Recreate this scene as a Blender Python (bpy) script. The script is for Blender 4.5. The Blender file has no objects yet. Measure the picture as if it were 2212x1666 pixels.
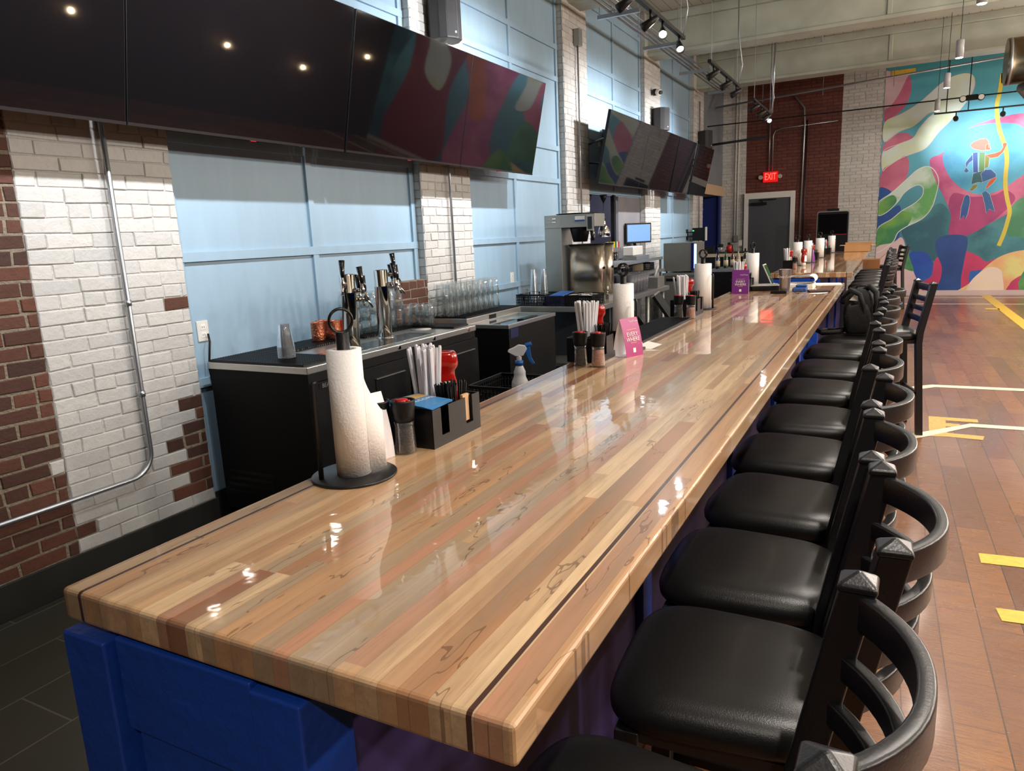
import bpy, math, random
from mathutils import Vector, Matrix
random.seed(7)
S = bpy.context.scene
COL = S.collection
PI = math.pi
# ------------------------------------------------------------------ camera
cam = bpy.data.cameras.new('camera')
cam.sensor_width = 36.0
cam.lens = 36.0 * 1545.4 / 2212.0
cam.clip_start = 0.02
camo = bpy.data.objects.new('camera', cam)
COL.objects.link(camo)
YAW, PITCH, ROLL = 0.48673685, 0.20471783, -0.04503839
f_ = Vector((-math.sin(YAW) * math.cos(PITCH), math.cos(YAW) * math.cos(PITCH), -math.sin(PITCH)))
r_ = Vector((math.cos(YAW), math.sin(YAW), 0))
u_ = r_.cross(f_)
r2 = math.cos(ROLL) * r_ + math.sin(ROLL) * u_
u2 = -math.sin(ROLL) * r_ + math.cos(ROLL) * u_
camo.matrix_world = Matrix(((r2.x, u2.x, -f_.x, 0), (r2.y, u2.y, -f_.y, 0), (r2.z, u2.z, -f_.z, 1.557), (0, 0, 0, 1)))
S.camera = camo
# ------------------------------------------------------------------ world, exposure
w = bpy.data.worlds.new('world'); S.world = w; w.use_nodes = True
w.node_tree.nodes['Background'].inputs[0].default_value = (0.9, 0.85, 0.8, 1)
w.node_tree.nodes['Background'].inputs[1].default_value = 0.05
S.view_settings.view_transform = 'Standard'
S.view_settings.look = 'None'
S.view_settings.gamma = 1
S.view_settings.use_curve_mapping = False
S.view_settings.exposure = 0.55
S.cycles.max_bounces = 8
S.cycles.diffuse_bounces = 3
S.cycles.glossy_bounces = 4
S.cycles.transmission_bounces = 8
S.cycles.transparent_max_bounces = 40
S.cycles.sample_clamp_indirect = 4
S.cycles.caustics_reflective = False
S.cycles.caustics_refractive = False
# light levels of the lamps (W), the hall and kitchen ones added fill
P_TRACK, P_PEND, P_MURAL, P_HALL_FILL, P_KITCHEN_FILL = 92, 105, 130, 100, 18

# ------------------------------------------------------------------ helpers
def srgb(r, g, b):
    f = lambda c: (c / 255.0 / 12.92) if c / 255.0 <= 0.04045 else ((c / 255.0 + 0.055) / 1.055) ** 2.4
    return (f(r), f(g), f(b), 1)
MATS = {}
def mat(name, rgb, rough=0.5, metal=0.0, coat=0.0, bump=0.0, bscale=40.0, var=0.0, vscale=6.0, emit=None, estr=0.0, trans=0.0, spec=0.5, aniso=None, alpha=1.0, coatr=0.08, ior=1.45):
    if name in MATS: return MATS[name]
    m = bpy.data.materials.new(name); m.use_nodes = True
    nt = m.node_tree; N = nt.nodes; L = nt.links; b = N['Principled BSDF']
    b.inputs['Base Color'].default_value = rgb
    b.inputs['Roughness'].default_value = rough
    b.inputs['Metallic'].default_value = metal
    b.inputs['Coat Weight'].default_value = coat
    b.inputs['Coat Roughness'].default_value = coatr
    b.inputs['Transmission Weight'].default_value = trans
    b.inputs['Specular IOR Level'].default_value = spec
    b.inputs['IOR'].default_value = ior
    b.inputs['Alpha'].default_value = alpha
    if emit: b.inputs['Emission Color'].default_value = emit; b.inputs['Emission Strength'].default_value = estr
    tc = N.new('ShaderNodeTexCoord')
    if var > 0:
        n = N.new('ShaderNodeTexNoise'); n.inputs['Scale'].default_value = vscale; n.inputs['Detail'].default_value = 5
        if aniso:
            mp = N.new('ShaderNodeMapping'); mp.inputs['Scale'].default_value = aniso; L.new(tc.outputs['Object'], mp.inputs[0]); L.new(mp.outputs[0], n.inputs['Vector'])
        else: L.new(tc.outputs['Object'], n.inputs['Vector'])
        r = N.new('ShaderNodeMapRange'); r.inputs[1].default_value = 0.3; r.inputs[2].default_value = 0.7
        r.inputs[3].default_value = 1 - var; r.inputs[4].default_value = 1 + var
        L.new(n.outputs[0], r.inputs[0])
        hs = N.new('ShaderNodeHueSaturation'); hs.inputs['Color'].default_value = rgb; L.new(r.outputs[0], hs.inputs['Value'])
        L.new(hs.outputs[0], b.inputs['Base Color'])
    if bump > 0:
        n2 = N.new('ShaderNodeTexNoise'); n2.inputs['Scale'].default_value = bscale; n2.inputs['Detail'].default_value = 4
        L.new(tc.outputs['Object'], n2.inputs['Vector'])
        bp = N.new('ShaderNodeBump'); bp.inputs['Strength'].default_value = bump; bp.inputs['Distance'].default_value = 0.01
        L.new(n2.outputs[0], bp.inputs['Height']); L.new(bp.outputs[0], b.inputs['Normal'])
    MATS[name] = m
    return m

class MB:
    def __init__(s): s.v = []; s.f = []; s.m = []; s.sm = []
    def add(s, vs, fs, mi=0, smooth=False):
        o = len(s.v); s.v += [tuple(v) for v in vs]
        for f in fs: s.f.append([i + o for i in f]); s.m.append(mi); s.sm.append(smooth)
        return s
    def box(s, x0, x1, y0, y1, z0, z1, mi=0, M=None):
        vs = [Vector((x, y, z)) for x in (x0, x1) for y in (y0, y1) for z in (z0, z1)]
        if M: vs = [M @ v for v in vs]
        return s.add(vs, [(0, 1, 3, 2), (4, 6, 7, 5), (0, 4, 5, 1), (2, 3, 7, 6), (0, 2, 6, 4), (1, 5, 7, 3)], mi)
    def tube(s, pts, r, n=10, mi=0, cap=True, closed=False):
        pts = [Vector(p) for p in pts]; k = len(pts)
        rr = r if isinstance(r, (list, tuple)) else [r] * k
        vs = []; up = None
        for i, p in enumerate(pts):
            if closed: t = pts[(i + 1) % k] - pts[i - 1]
            else: t = pts[min(i + 1, k - 1)] - pts[max(i - 1, 0)]
            t.normalize()
            if up is None:
                up = Vector((0, 0, 1)) if abs(t.z) < 0.9 else Vector((1, 0, 0))
            a = up - t * up.dot(t)
            if a.length < 1e-6: a = t.orthogonal()
            a.normalize(); up = a; c = t.cross(a)
            for j in range(n):
                an = 2 * PI * j / n + (PI / 4 if n == 4 else 0)
                vs.append(p + rr[i] * (math.cos(an) * a + math.sin(an) * c))
        fs = []
        for i in range(k if closed else k - 1):
            i2 = (i + 1) % k
            for j in range(n): fs.append((i * n + j, i * n + (j + 1) % n, i2 * n + (j + 1) % n, i2 * n + j))
        s.add(vs, fs, mi, n > 6)
        if cap and not closed:
            o = len(s.v) - len(vs)
            s.f.append([o + j for j in range(n)][::-1]); s.m.append(mi); s.sm.append(False)
            s.f.append([o + (k - 1) * n + j for j in range(n)]); s.m.append(mi); s.sm.append(False)
        return s
    def lathe(s, prof, cx=0, cy=0, n=24, mi=0, M=None, smooth=True):
        vs = []
        for (r, z) in prof:
            for j in range(n):
                a = 2 * PI * j / n; v = Vector((cx + r * math.cos(a), cy + r * math.sin(a), z)); vs.append(M @ v if M else v)
        fs = []
        for i in range(len(prof) - 1):
            for j in range(n): fs.append((i * n + j, i * n + (j + 1) % n, (i + 1) * n + (j + 1) % n, (i + 1) * n + j))
        s.add(vs, fs, mi, smooth)
        o = len(s.v) - len(vs)
        if prof[0][0] > 1e-5: s.f.append([o + j for j in range(n)][::-1]); s.m.append(mi); s.sm.append(False)
        if prof[-1][0] > 1e-5: s.f.append([o + (len(prof) - 1) * n + j for j in range(n)]); s.m.append(mi); s.sm.append(False)
        return s
    def cyl(s, x, y, z0, z1, r, n=20, mi=0): return s.lathe([(r, z0), (r, z1)], x, y, n, mi)
    def disc(s, p0, p1, r, n=20, mi=0): return s.tube([p0, p1], r, n, mi)
    def prism(s, poly, fn, d0, d1, mi=0, smooth=False):
        n = len(poly); vs = [fn(a, b, d0) for a, b in poly] + [fn(a, b, d1) for a, b in poly]
        return s.add(vs, [list(range(n))[::-1], list(range(n, 2 * n))] + [(i, (i + 1) % n, n + (i + 1) % n, n + i) for i in range(n)], mi, smooth)
    def build(s, name, m, parent=None, bevel=0, subsurf=0, loc=None, smooth=None):
        me = bpy.data.meshes.new(name); me.from_pydata(s.v, [], s.f)
        for mm in (m if isinstance(m, (list, tuple)) else [m]): me.materials.append(mm)
        me.polygons.foreach_set('material_index', s.m)
        me.polygons.foreach_set('use_smooth', [bool(x) if smooth is None else smooth for x in s.sm])
        me.update()
        import bmesh
        bm = bmesh.new(); bm.from_mesh(me); bmesh.ops.recalc_face_normals(bm, faces=bm.faces); bm.to_mesh(me); bm.free()
        o = bpy.data.objects.new(name, me); COL.objects.link(o)
        if parent: o.parent = parent
        if loc: o.location = loc
        if bevel:
            b = o.modifiers.new('bevel', 'BEVEL'); b.width = bevel; b.segments = 3; b.limit_method = 'ANGLE'; b.angle_limit = 0.6
            b.harden_normals = False
        if subsurf:
            b = o.modifiers.new('sub', 'SUBSURF'); b.levels = subsurf; b.render_levels = subsurf
        return o
def tag(o, label=None, cat=None, group=None, kind=None):
    if label: o['label'] = label
    if cat: o['category'] = cat
    if group: o['group'] = group
    if kind: o['kind'] = kind
    return o
def struct(name, mb, m, parent=None, **k):
    o = mb.build(name, m, parent, **k)
    if not parent: o['kind'] = 'structure'
    return o
def thing(name, label, cat, loc=(0, 0, 0), rz=0, group=None):
    o = bpy.data.objects.new(name, None); o.empty_display_size = 0.05; COL.objects.link(o)
    o.location = loc; o.rotation_euler = (0, 0, rz)
    return tag(o, label, cat, group)
CH = {}
def kids(o):
    return [c for c in COL.objects if c.parent == o]
def dup(root, loc=None, rz=None, label=None, group=None, cache={}):
    if root.name not in cache: cache[root.name] = [(c, [g for g in kids(c)]) for c in kids(root)]
    r = root.copy(); COL.objects.link(r)
    if loc is not None: r.location = loc
    if rz is not None: r.rotation_euler = (0, 0, rz)
    if label: r['label'] = label
    if group: r['group'] = group
    for c, gs in cache[root.name]:
        d = c.copy(); COL.objects.link(d); d.parent = r
        for g in gs:
            e = g.copy(); COL.objects.link(e); e.parent = d
    return r
def text(name, body, size, M, m, parent, ext=0.0004, align='CENTER', shear=0.0):
    cu = bpy.data.curves.new(name, 'FONT'); cu.body = body; cu.size = size; cu.extrude = ext; cu.align_x = align; cu.align_y = 'CENTER'; cu.shear = shear
    t = bpy.data.objects.new(name, cu); COL.objects.link(t)
    dg = bpy.context.evaluated_depsgraph_get(); me = bpy.data.meshes.new_from_object(t.evaluated_get(dg))
    bpy.data.objects.remove(t)
    me.transform(M); me.materials.clear(); me.materials.append(m); me.name = name
    o = bpy.data.objects.new(name, me); COL.objects.link(o)
    if parent: o.parent = parent
    return o
def T(x, y, z): return Matrix.Translation((x, y, z))
def RX(a): return Matrix.Rotation(a, 4, 'X')
def RY(a): return Matrix.Rotation(a, 4, 'Y')
def RZ(a): return Matrix.Rotation(a, 4, 'Z')
def spot(name, loc, target, power, col, size=1.2, blend=0.6, rad=0.03, parent=None):
    l = bpy.data.lights.new(name, 'SPOT'); l.energy = power; l.color = col; l.spot_size = size; l.spot_blend = blend; l.shadow_soft_size = rad
    o = bpy.data.objects.new(name, l); COL.objects.link(o); o.location = loc
    o.rotation_euler = (Vector(target) - Vector(loc)).to_track_quat('-Z', 'Y').to_euler()
    return o
COOL = (0.97, 0.98, 1.0); WARM = (1.0, 0.90, 0.80); NEUT = (1.0, 0.91, 0.82)

# ------------------------------------------------------------------ node materials
def nodes(name):
    m = bpy.data.materials.new(name); m.use_nodes = True; MATS[name] = m
    nt = m.node_tree
    def nw(t, **k):
        n = nt.nodes.new(t)
        for a, b in k.items(): setattr(n, a, b)
        return n
    def ln(a, b): nt.links.new(a, b)
    def mth(op, a, b=None, c=None):
        n = nw('ShaderNodeMath', operation=op)
        for i, x in enumerate((a, b, c)):
            if x is None: continue
            if isinstance(x, (int, float)): n.inputs[i].default_value = x
            else: ln(x, n.inputs[i])
        return n.outputs[0]
    def mix(f, a, b, blend='MIX'):
        n = nw('ShaderNodeMix', data_type='RGBA', blend_type=blend)
        for i, x in ((0, f), (6, a), (7, b)):
            if isinstance(x, (int, float)): n.inputs[i].default_value = x
            elif isinstance(x, tuple): n.inputs[i].default_value = x
            else: ln(x, n.inputs[i])
        return n.outputs[2]
    tc = nw('ShaderNodeTexCoord'); sx = nw('ShaderNodeSeparateXYZ'); ln(tc.outputs['Object'], sx.inputs[0])
    def comb(x, y, z):
        n = nw('ShaderNodeCombineXYZ')
        for i, v in enumerate((x, y, z)):
            if isinstance(v, (int, float)): n.inputs[i].default_value = v
            else: ln(v, n.inputs[i])
        return n.outputs[0]
    def noise(vec, scale=1.0, detail=4, rough=0.5):
        n = nw('ShaderNodeTexNoise'); ln(vec, n.inputs['Vector']); n.inputs['Scale'].default_value = scale; n.inputs['Detail'].default_value = detail; n.inputs['Roughness'].default_value = rough
        return n.outputs[0]
    return m, nt, nt.nodes['Principled BSDF'], nw, ln, mth, mix, comb, noise, sx, tc
def ramp(nw, ln, fac, stops, interp='LINEAR'):
    n = nw('ShaderNodeValToRGB'); n.color_ramp.interpolation = interp
    while len(n.color_ramp.elements) < len(stops): n.color_ramp.elements.new(0.5)
    for e, (p, c) in zip(n.color_ramp.elements, stops): e.position = p; e.color = c
    ln(fac, n.inputs[0]); return n.outputs[0]

def butcher():
    m, nt, b, nw, ln, mth, mix, comb, noise, sx, tc = nodes('butcher_block')
    X, Y, Z = sx.outputs
    vx = nw('ShaderNodeTexVoronoi', voronoi_dimensions='1D'); ln(X, vx.inputs['W']); vx.inputs['Scale'].default_value = 31; vx.inputs['Randomness'].default_value = 0.75
    s1 = nw('ShaderNodeSeparateColor'); ln(vx.outputs['Color'], s1.inputs[0]); r1 = s1.outputs[0]
    wy = mth('ADD', mth('MULTIPLY', Y, 0.9), mth('MULTIPLY', r1, 57.3))
    vy = nw('ShaderNodeTexVoronoi', voronoi_dimensions='1D'); ln(wy, vy.inputs['W']); vy.inputs['Scale'].default_value = 1.0; vy.inputs['Randomness'].default_value = 0.8
    s2 = nw('ShaderNodeSeparateColor'); ln(vy.outputs['Color'], s2.inputs[0])
    wn = nw('ShaderNodeTexWhiteNoise', noise_dimensions='2D'); ln(comb(r1, s2.outputs[0], 0), wn.inputs['Vector']); rnd = wn.outputs[0]
    s3 = nw('ShaderNodeSeparateColor'); ln(wn.outputs[1], s3.inputs[0])
    base = ramp(nw, ln, rnd, [(0.0, srgb(212, 176, 134)), (0.16, srgb(196, 152, 110)), (0.30, srgb(226, 194, 152)), (0.44, srgb(176, 128, 90)), (0.54, srgb(208, 168, 124)), (0.66, srgb(150, 96, 66)), (0.76, srgb(178, 154, 124)), (0.86, srgb(188, 138, 108))], 'CONSTANT')
    off = mth('MULTIPLY', rnd, 31.0)
    g1 = noise(comb(mth('ADD', mth('MULTIPLY', X, 38), off), mth('MULTIPLY', Y, 2.2), mth('MULTIPLY', Z, 38)), 1.0, 6, 0.6)
    base = mix(mth('MULTIPLY', mth('SUBTRACT', 1, nw_map(nw, ln, g1, 0.3, 0.62)), 0.5), base, srgb(148, 114, 84), 'MIX')
    # broad spalting tone
    g2 = noise(comb(mth('ADD', mth('MULTIPLY', X, 14), off), mth('MULTIPLY', Y, 1.3), 0.0), 1.0, 3, 0.5)
    base = mix(mth('MULTIPLY', nw_map(nw, ln, g2, 0.48, 0.68), 0.6), base, srgb(142, 122, 98))
    # thin dark spalt contour lines in some planks
    g3 = noise(comb(mth('ADD', mth('MULTIPLY', X, 10), off), mth('MULTIPLY', Y, 2.1), off), 1.0, 4, 0.55)
    con = mth('LESS_THAN', mth('ABSOLUTE', mth('SUBTRACT', g3, 0.56)), 0.0045)
    con = mth('MULTIPLY', con, mth('GREATER_THAN', s3.outputs[1], 0.5))
    base = mix(mth('MULTIPLY', con, 0.6), base, srgb(92, 64, 42))
    pore = noise(comb(mth('ADD', mth('MULTIPLY', X, 170), off), mth('MULTIPLY', Y, 7), mth('MULTIPLY', Z, 170)), 1.0, 4, 0.7)
    base = mix(mth('MULTIPLY', nw_map(nw, ln, pore, 0.52, 0.72), 0.45), base, srgb(140, 104, 76))
    # seams
    ve = nw('ShaderNodeTexVoronoi', voronoi_dimensions='1D', feature='DISTANCE_TO_EDGE'); ln(X, ve.inputs['W']); ve.inputs['Scale'].default_value = 31; ve.inputs['Randomness'].default_value = 0.75
    base = mix(mth('MULTIPLY', mth('LESS_THAN', ve.outputs['Distance'], 0.014), 0.35), base, srgb(98, 62, 40))
    for gx, wd in ((-0.368, 0.0035), (-1.043, 0.0035)):
        base = mix(mth('LESS_THAN', mth('ABSOLUTE', mth('SUBTRACT', X, gx)), wd), base, srgb(70, 42, 32))
    ln(base, b.inputs['Base Color'])
    b.inputs['Roughness'].default_value = 0.38; b.inputs['Coat Weight'].default_value = 1.0; b.inputs['Coat Roughness'].default_value = 0.03
    b.inputs['Coat IOR'].default_value = 1.5
    bp = nw('ShaderNodeBump'); bp.inputs['Strength'].default_value = 0.07; bp.inputs['Distance'].default_value = 0.01
    ln(noise(tc.outputs['Object'], 10, 3), bp.inputs['Height']); ln(bp.outputs[0], b.inputs['Coat Normal'])
    return m
def nw_map(nw, ln, v, a, b_, c=0.0, d=1.0):
    n = nw('ShaderNodeMapRange'); ln(v, n.inputs[0])
    for i, x in enumerate((a, b_, c, d)): n.inputs[i + 1].default_value = x
    return n.outputs[0]
def gymfloor():
    m, nt, b, nw, ln, mth, mix, comb, noise, sx, tc = nodes('gym_floor')
    X, Y, Z = sx.outputs
    px = mth('DIVIDE', mth('ADD', X, mth('MULTIPLY', Y, 0.012)), 0.142)
    cell = mth('FLOOR', px); fr = mth('FRACT', px)
    row = mth('FLOOR', mth('ADD', mth('DIVIDE', Y, 1.05), mth('MULTIPLY', cell, 0.37)))
    wn = nw('ShaderNodeTexWhiteNoise', noise_dimensions='2D'); ln(comb(cell, row, 0), wn.inputs['Vector'])
    base = ramp(nw, ln, wn.outputs[0], [(0.0, srgb(108, 66, 32)), (0.5, srgb(130, 82, 40)), (1.0, srgb(150, 98, 50))])
    streak = noise(comb(mth('MULTIPLY', X, 5), mth('MULTIPLY', Y, 55), 0), 1.0, 5, 0.65)
    base = mix(mth('MULTIPLY', nw_map(nw, ln, streak, 0.48, 0.68), 0.65), base, srgb(92, 54, 34))
    st2 = noise(comb(mth('MULTIPLY', X, 24), mth('MULTIPLY', Y, 110), 0), 1.0, 4, 0.7)
    base = mix(mth('MULTIPLY', nw_map(nw, ln, st2, 0.55, 0.7), 0.5), base, srgb(86, 52, 36)); base = mix(mth('MULTIPLY', nw_map(nw, ln, st2, 0.38, 0.28), 0.3), base, srgb(206, 160, 118))
    big = noise(tc.outputs['Object'], 1.1, 5, 0.6)
    base = mix(mth('MULTIPLY', nw_map(nw, ln, big, 0.45, 0.7), 0.55), base, srgb(118, 76, 56))
    sc = noise(comb(mth('MULTIPLY', X, 16), mth('MULTIPLY', Y, 42), 0), 1.0, 3, 0.7)
    base = mix(mth('MULTIPLY', mth('GREATER_THAN', sc, 0.71), 0.6), base, srgb(216, 190, 160))
    base = mix(mth('MULTIPLY', mth('LESS_THAN', sc, 0.28), 0.6), base, srgb(60, 36, 26))
    sp = noise(comb(mth('MULTIPLY', X, 60), mth('MULTIPLY', Y, 150), 0), 1.0, 3, 0.6)
    base = mix(mth('MULTIPLY', nw_map(nw, ln, sp, 0.62, 0.7), 0.7), base, srgb(58, 34, 20))
    base = mix(mth('MULTIPLY', mth('LESS_THAN', fr, 0.03), 0.9), base, srgb(52, 30, 20))
    fy = mth('FRACT', mth('ADD', mth('DIVIDE', Y, 1.05), mth('MULTIPLY', cell, 0.37)))
    base = mix(mth('MULTIPLY', mth('LESS_THAN', fy, 0.004), 0.7), base, srgb(60, 34, 22))
    ln(base, b.inputs['Base Color'])
    ln(nw_map(nw, ln, big, 0.3, 0.7, 0.2, 0.38), b.inputs['Roughness'])
    b.inputs['Coat Weight'].default_value = 0.35; b.inputs['Coat Roughness'].default_value = 0.14
    bp = nw('ShaderNodeBump'); bp.inputs['Strength'].default_value = 0.5; bp.inputs['Distance'].default_value = 0.004
    ln(st2, bp.inputs['Height']); ln(bp.outputs[0], b.inputs['Normal'])
    return m
def tilefloor():
    m, nt, b, nw, ln, mth, mix, comb, noise, sx, tc = nodes('slate_tile')
    mp = nw('ShaderNodeMapping'); mp.inputs['Rotation'].default_value = (0, 0, PI / 2); ln(tc.outputs['Object'], mp.inputs[0])
    br = nw('ShaderNodeTexBrick'); ln(mp.outputs[0], br.inputs[0])
    br.inputs['Scale'].default_value = 1.0; br.inputs['Brick Width'].default_value = 0.6; br.inputs['Row Height'].default_value = 0.3; br.inputs['Mortar Size'].default_value = 0.0035
    br.inputs['Color1'].default_value = srgb(62, 63, 56); br.inputs['Color2'].default_value = srgb(72, 72, 64); br.inputs['Mortar'].default_value = srgb(112, 108, 98)
    n = noise(tc.outputs['Object'], 5, 5)
    ln(mix(mth('MULTIPLY', n, 0.4), br.outputs[0], srgb(46, 46, 40)), b.inputs['Base Color'])
    b.inputs['Roughness'].default_value = 0.45
    return m
def brickmat(name, cols, rough, bump=0.5, stain=None):
    m, nt, b, nw, ln, mth, mix, comb, noise, sx, tc = nodes(name)
    g = nw('ShaderNodeNewGeometry')
    base = ramp(nw, ln, g.outputs['Random Per Island'], [(i / (len(cols) - 1), c) for i, c in enumerate(cols)])
    n1 = noise(tc.outputs['Object'], 22, 5, 0.6)
    base = mix(mth('MULTIPLY', nw_map(nw, ln, n1, 0.45, 0.7), 0.25), base, stain or tuple(c * 0.55 for c in cols[0][:3]) + (1,))
    ln(base, b.inputs['Base Color']); b.inputs['Roughness'].default_value = rough
    bp = nw('ShaderNodeBump'); bp.inputs['Strength'].default_value = bump; bp.inputs['Distance'].default_value = 0.008
    ln(noise(tc.outputs['Object'], 35, 5, 0.65), bp.inputs['Height']); ln(bp.outputs[0], b.inputs['Normal'])
    return m
M_BUTCH = butcher(); M_GYM = gymfloor(); M_TILE = tilefloor()
M_WBR = brickmat('painted_white_brick', [srgb(188, 188, 186), srgb(198, 197, 194), srgb(206, 204, 200)], 0.5, 0.6, srgb(176, 170, 160))
M_WMO = mat('painted_mortar', srgb(190, 188, 184), 0.6, bump=0.8, bscale=60, var=0.12, vscale=30)
M_RBR = brickmat('red_brick', [srgb(62, 38, 30), srgb(84, 50, 38), srgb(102, 60, 44)], 0.75, 0.6, srgb(64, 30, 22))
M_RMO = mat('grey_mortar', srgb(132, 122, 106), 0.85, bump=0.9, bscale=70, var=0.15, vscale=30)
M_DBR = brickmat('maroon_painted_brick', [srgb(88, 44, 36), srgb(98, 50, 40), srgb(106, 56, 44)], 0.55, 0.4, srgb(70, 34, 28))
M_DMO = mat('maroon_mortar', srgb(82, 42, 36), 0.6)
M_BLUE = mat('sky_blue_paint', srgb(150, 178, 198), 0.42, var=0.04, vscale=2, aniso=(6, 6, 1), bump=0.05, bscale=60)
M_BBLUE = mat('cobalt_paint', srgb(24, 70, 170), 0.42, bump=0.35, bscale=30, var=0.08, vscale=8)
M_BLACK = mat('black_plastic', srgb(16, 16, 18), 0.42, spec=0.35)
M_BLACKM = mat('black_metal', srgb(22, 22, 24), 0.35, 0.0, bump=0.15, bscale=300)
M_CHAIR = mat('black_powder_coat', srgb(26, 27, 30), 0.34, coat=0.25, coatr=0.25, bump=0.08, bscale=250)
M_VINYL = mat('black_vinyl', srgb(20, 20, 20), 0.33, bump=0.10, bscale=420, coat=0.1, coatr=0.3)
M_KEG = mat('black_textured_steel', srgb(12, 12, 14), 0.5, bump=0.3, bscale=350, spec=0.25)
M_STEEL = mat('stainless_steel', srgb(206, 206, 202), 0.3, 0.85, var=0.05, vscale=4, aniso=(1, 30, 30), bump=0.03, bscale=30)
M_STEELD = mat('brushed_steel_dark', srgb(158, 162, 158), 0.42, 0.7, var=0.06, vscale=4)
M_CHROME = mat('chrome', srgb(225, 222, 218), 0.06, 1.0)
M_GALV = mat('galvanized_conduit', srgb(172, 176, 182), 0.32, 0.85)
M_WHITE = mat('white_paint', srgb(222, 220, 214), 0.5, bump=0.05)
M_PAPER = mat('white_paper', srgb(236, 234, 230), 0.8)
M_TOWEL = mat('paper_towel', srgb(240, 238, 236), 0.9, bump=0.16, bscale=170)
M_RED = mat('ketchup_red', srgb(150, 18, 12), 0.16, coat=0.6)
M_REDD = mat('red_plastic', srgb(190, 30, 26), 0.35)
def thin_glass(name, tint, rough, edge, haze):
    m = bpy.data.materials.new(name); m.use_nodes = True; MATS[name] = m; nt = m.node_tree; nt.nodes.remove(nt.nodes['Principled BSDF'])
    out = nt.nodes['Material Output']; tr = nt.nodes.new('ShaderNodeBsdfTransparent'); tr.inputs[0].default_value = tint
    gl = nt.nodes.new('ShaderNodeBsdfGlossy'); gl.inputs['Roughness'].default_value = rough; gl.inputs[0].default_value = (0.95, 0.97, 1, 1)
    lw = nt.nodes.new('ShaderNodeLayerWeight'); lw.inputs[0].default_value = edge
    mx = nt.nodes.new('ShaderNodeMixShader'); nt.links.new(lw.outputs['Facing'], mx.inputs[0]); df = nt.nodes.new('ShaderNodeBsdfDiffuse'); df.inputs[0].default_value = (0.85, 0.88, 0.9, 1); m2 = nt.nodes.new('ShaderNodeMixShader'); m2.inputs[0].default_value = haze; nt.links.new(tr.outputs[0], m2.inputs[1]); nt.links.new(df.outputs[0], m2.inputs[2]); nt.links.new(m2.outputs[0], mx.inputs[1]); nt.links.new(gl.outputs[0], mx.inputs[2]); nt.links.new(mx.outputs[0], out.inputs[0])
    return m
M_GLASS = thin_glass('clear_glass', (0.96, 0.98, 0.98, 1), 0.03, 0.28, 0.05)
M_CLEAR = thin_glass('clear_plastic', (0.96, 0.97, 0.98, 1), 0.12, 0.35, 0.08)
M_SCREEN = mat('television_screen', (0.004, 0.004, 0.005, 1), 0.03, spec=0.42)
M_COPPER = mat('hammered_copper', srgb(226, 140, 108), 0.25, 0.9, bump=0.8, bscale=90)
M_BEAM = mat('cream_painted_steel', srgb(180, 186, 172), 0.55, var=0.12, vscale=3, bump=0.2, bscale=25)
M_GREYDOOR = mat('grey_door_paint', srgb(74, 78, 84), 0.45)
M_KITCHEN = mat('kitchen_steel_wall', srgb(120, 118, 132), 0.38, 0.6, var=0.12, vscale=2)
M_CONC = mat('grey_plaster', srgb(128, 126, 130), 0.7, var=0.12, vscale=3, bump=0.3, bscale=12)
M_EMW = mat('lamp_glow', (1, 1, 1, 1), 0.5, emit=(1, 0.93, 0.82, 1), estr=40)
M_WOODL = mat('pale_timber', srgb(196, 172, 140), 0.55, var=0.1, vscale=4, aniso=(1, 8, 8))
M_CARD = mat('cardboard', srgb(186, 142, 96), 0.8, var=0.05)
M_MAT = mat('black_rubber_mat', srgb(15, 15, 17), 0.38)
M_TILEBASE = mat('black_cove_base', srgb(42, 42, 40), 0.5, var=0.08)
M_YEL = mat('yellow_court_paint', srgb(226, 186, 66), 0.4, var=0.15, vscale=30)
M_YELF = mat('faded_yellow_paint', srgb(206, 170, 88), 0.4, var=0.2, vscale=40)
M_WLINE = mat('cream_court_paint', srgb(234, 226, 196), 0.4, var=0.06, vscale=20)
# ================================================================== SETTING
XW, XP, YF, ZC, YB, XR = -3.45, -3.36, 17.1, 4.68, -3.0, 7.2
b = MB(); b.box(-0.9, XR, YB, YF + 0.1, -0.08, 0); struct('floor', b, M_GYM)
b = MB(); b.box(-5.2, -0.9, YB, YF + 0.1, -0.08, 0); struct('floor_tile', b, M_TILE)
# ceiling of boards running across the beams
def ceilmat():
    m, nt, bb, nw, ln, mth, mix, comb, noise, sx, tc = nodes('cream_ceiling_boards')
    X, Y, Z = sx.outputs
    fr = mth('FRACT', mth('DIVIDE', X, 0.15)); n = noise(tc.outputs['Object'], 4, 5)
    base = mix(mth('MULTIPLY', n, 0.4), srgb(190, 186, 172), srgb(158, 148, 128))
    base = mix(mth('LESS_THAN', fr, 0.05), base, srgb(70, 60, 48))
    fy = mth('FRACT', mth('DIVIDE', Y, 1.02)); base = mix(mth('LESS_THAN', fy, 0.012), base, srgb(80, 68, 52))
    ln(base, bb.inputs['Base Color']); bb.inputs['Roughness'].default_value = 0.7
    return m
b = MB(); b.box(-5.2, XR, YB, YF + 0.1, ZC, ZC + 0.1); struct('ceiling', b, ceilmat())
# beams run across the room over every pier
for i, y in enumerate((-0.95, 2.05, 5.05, 8.15, 11.2, 14.3)):
    b = MB(); b.box(XW, XR, y, y + 0.3, 4.14, 4.56); b.box(XW, XR, y - 0.04, y + 0.34, 4.10, 4.15); b.box(XW, XR, y - 0.05, y + 0.35, 4.56, ZC)
    for k in range(5): b.box(-0.2 + k * 2.2, -0.14 + k * 2.2, y - 0.025, y, 4.15, 4.56)
    struct('trim_beam_%d' % (i + 1), b, M_BEAM, bevel=0.01)
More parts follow.
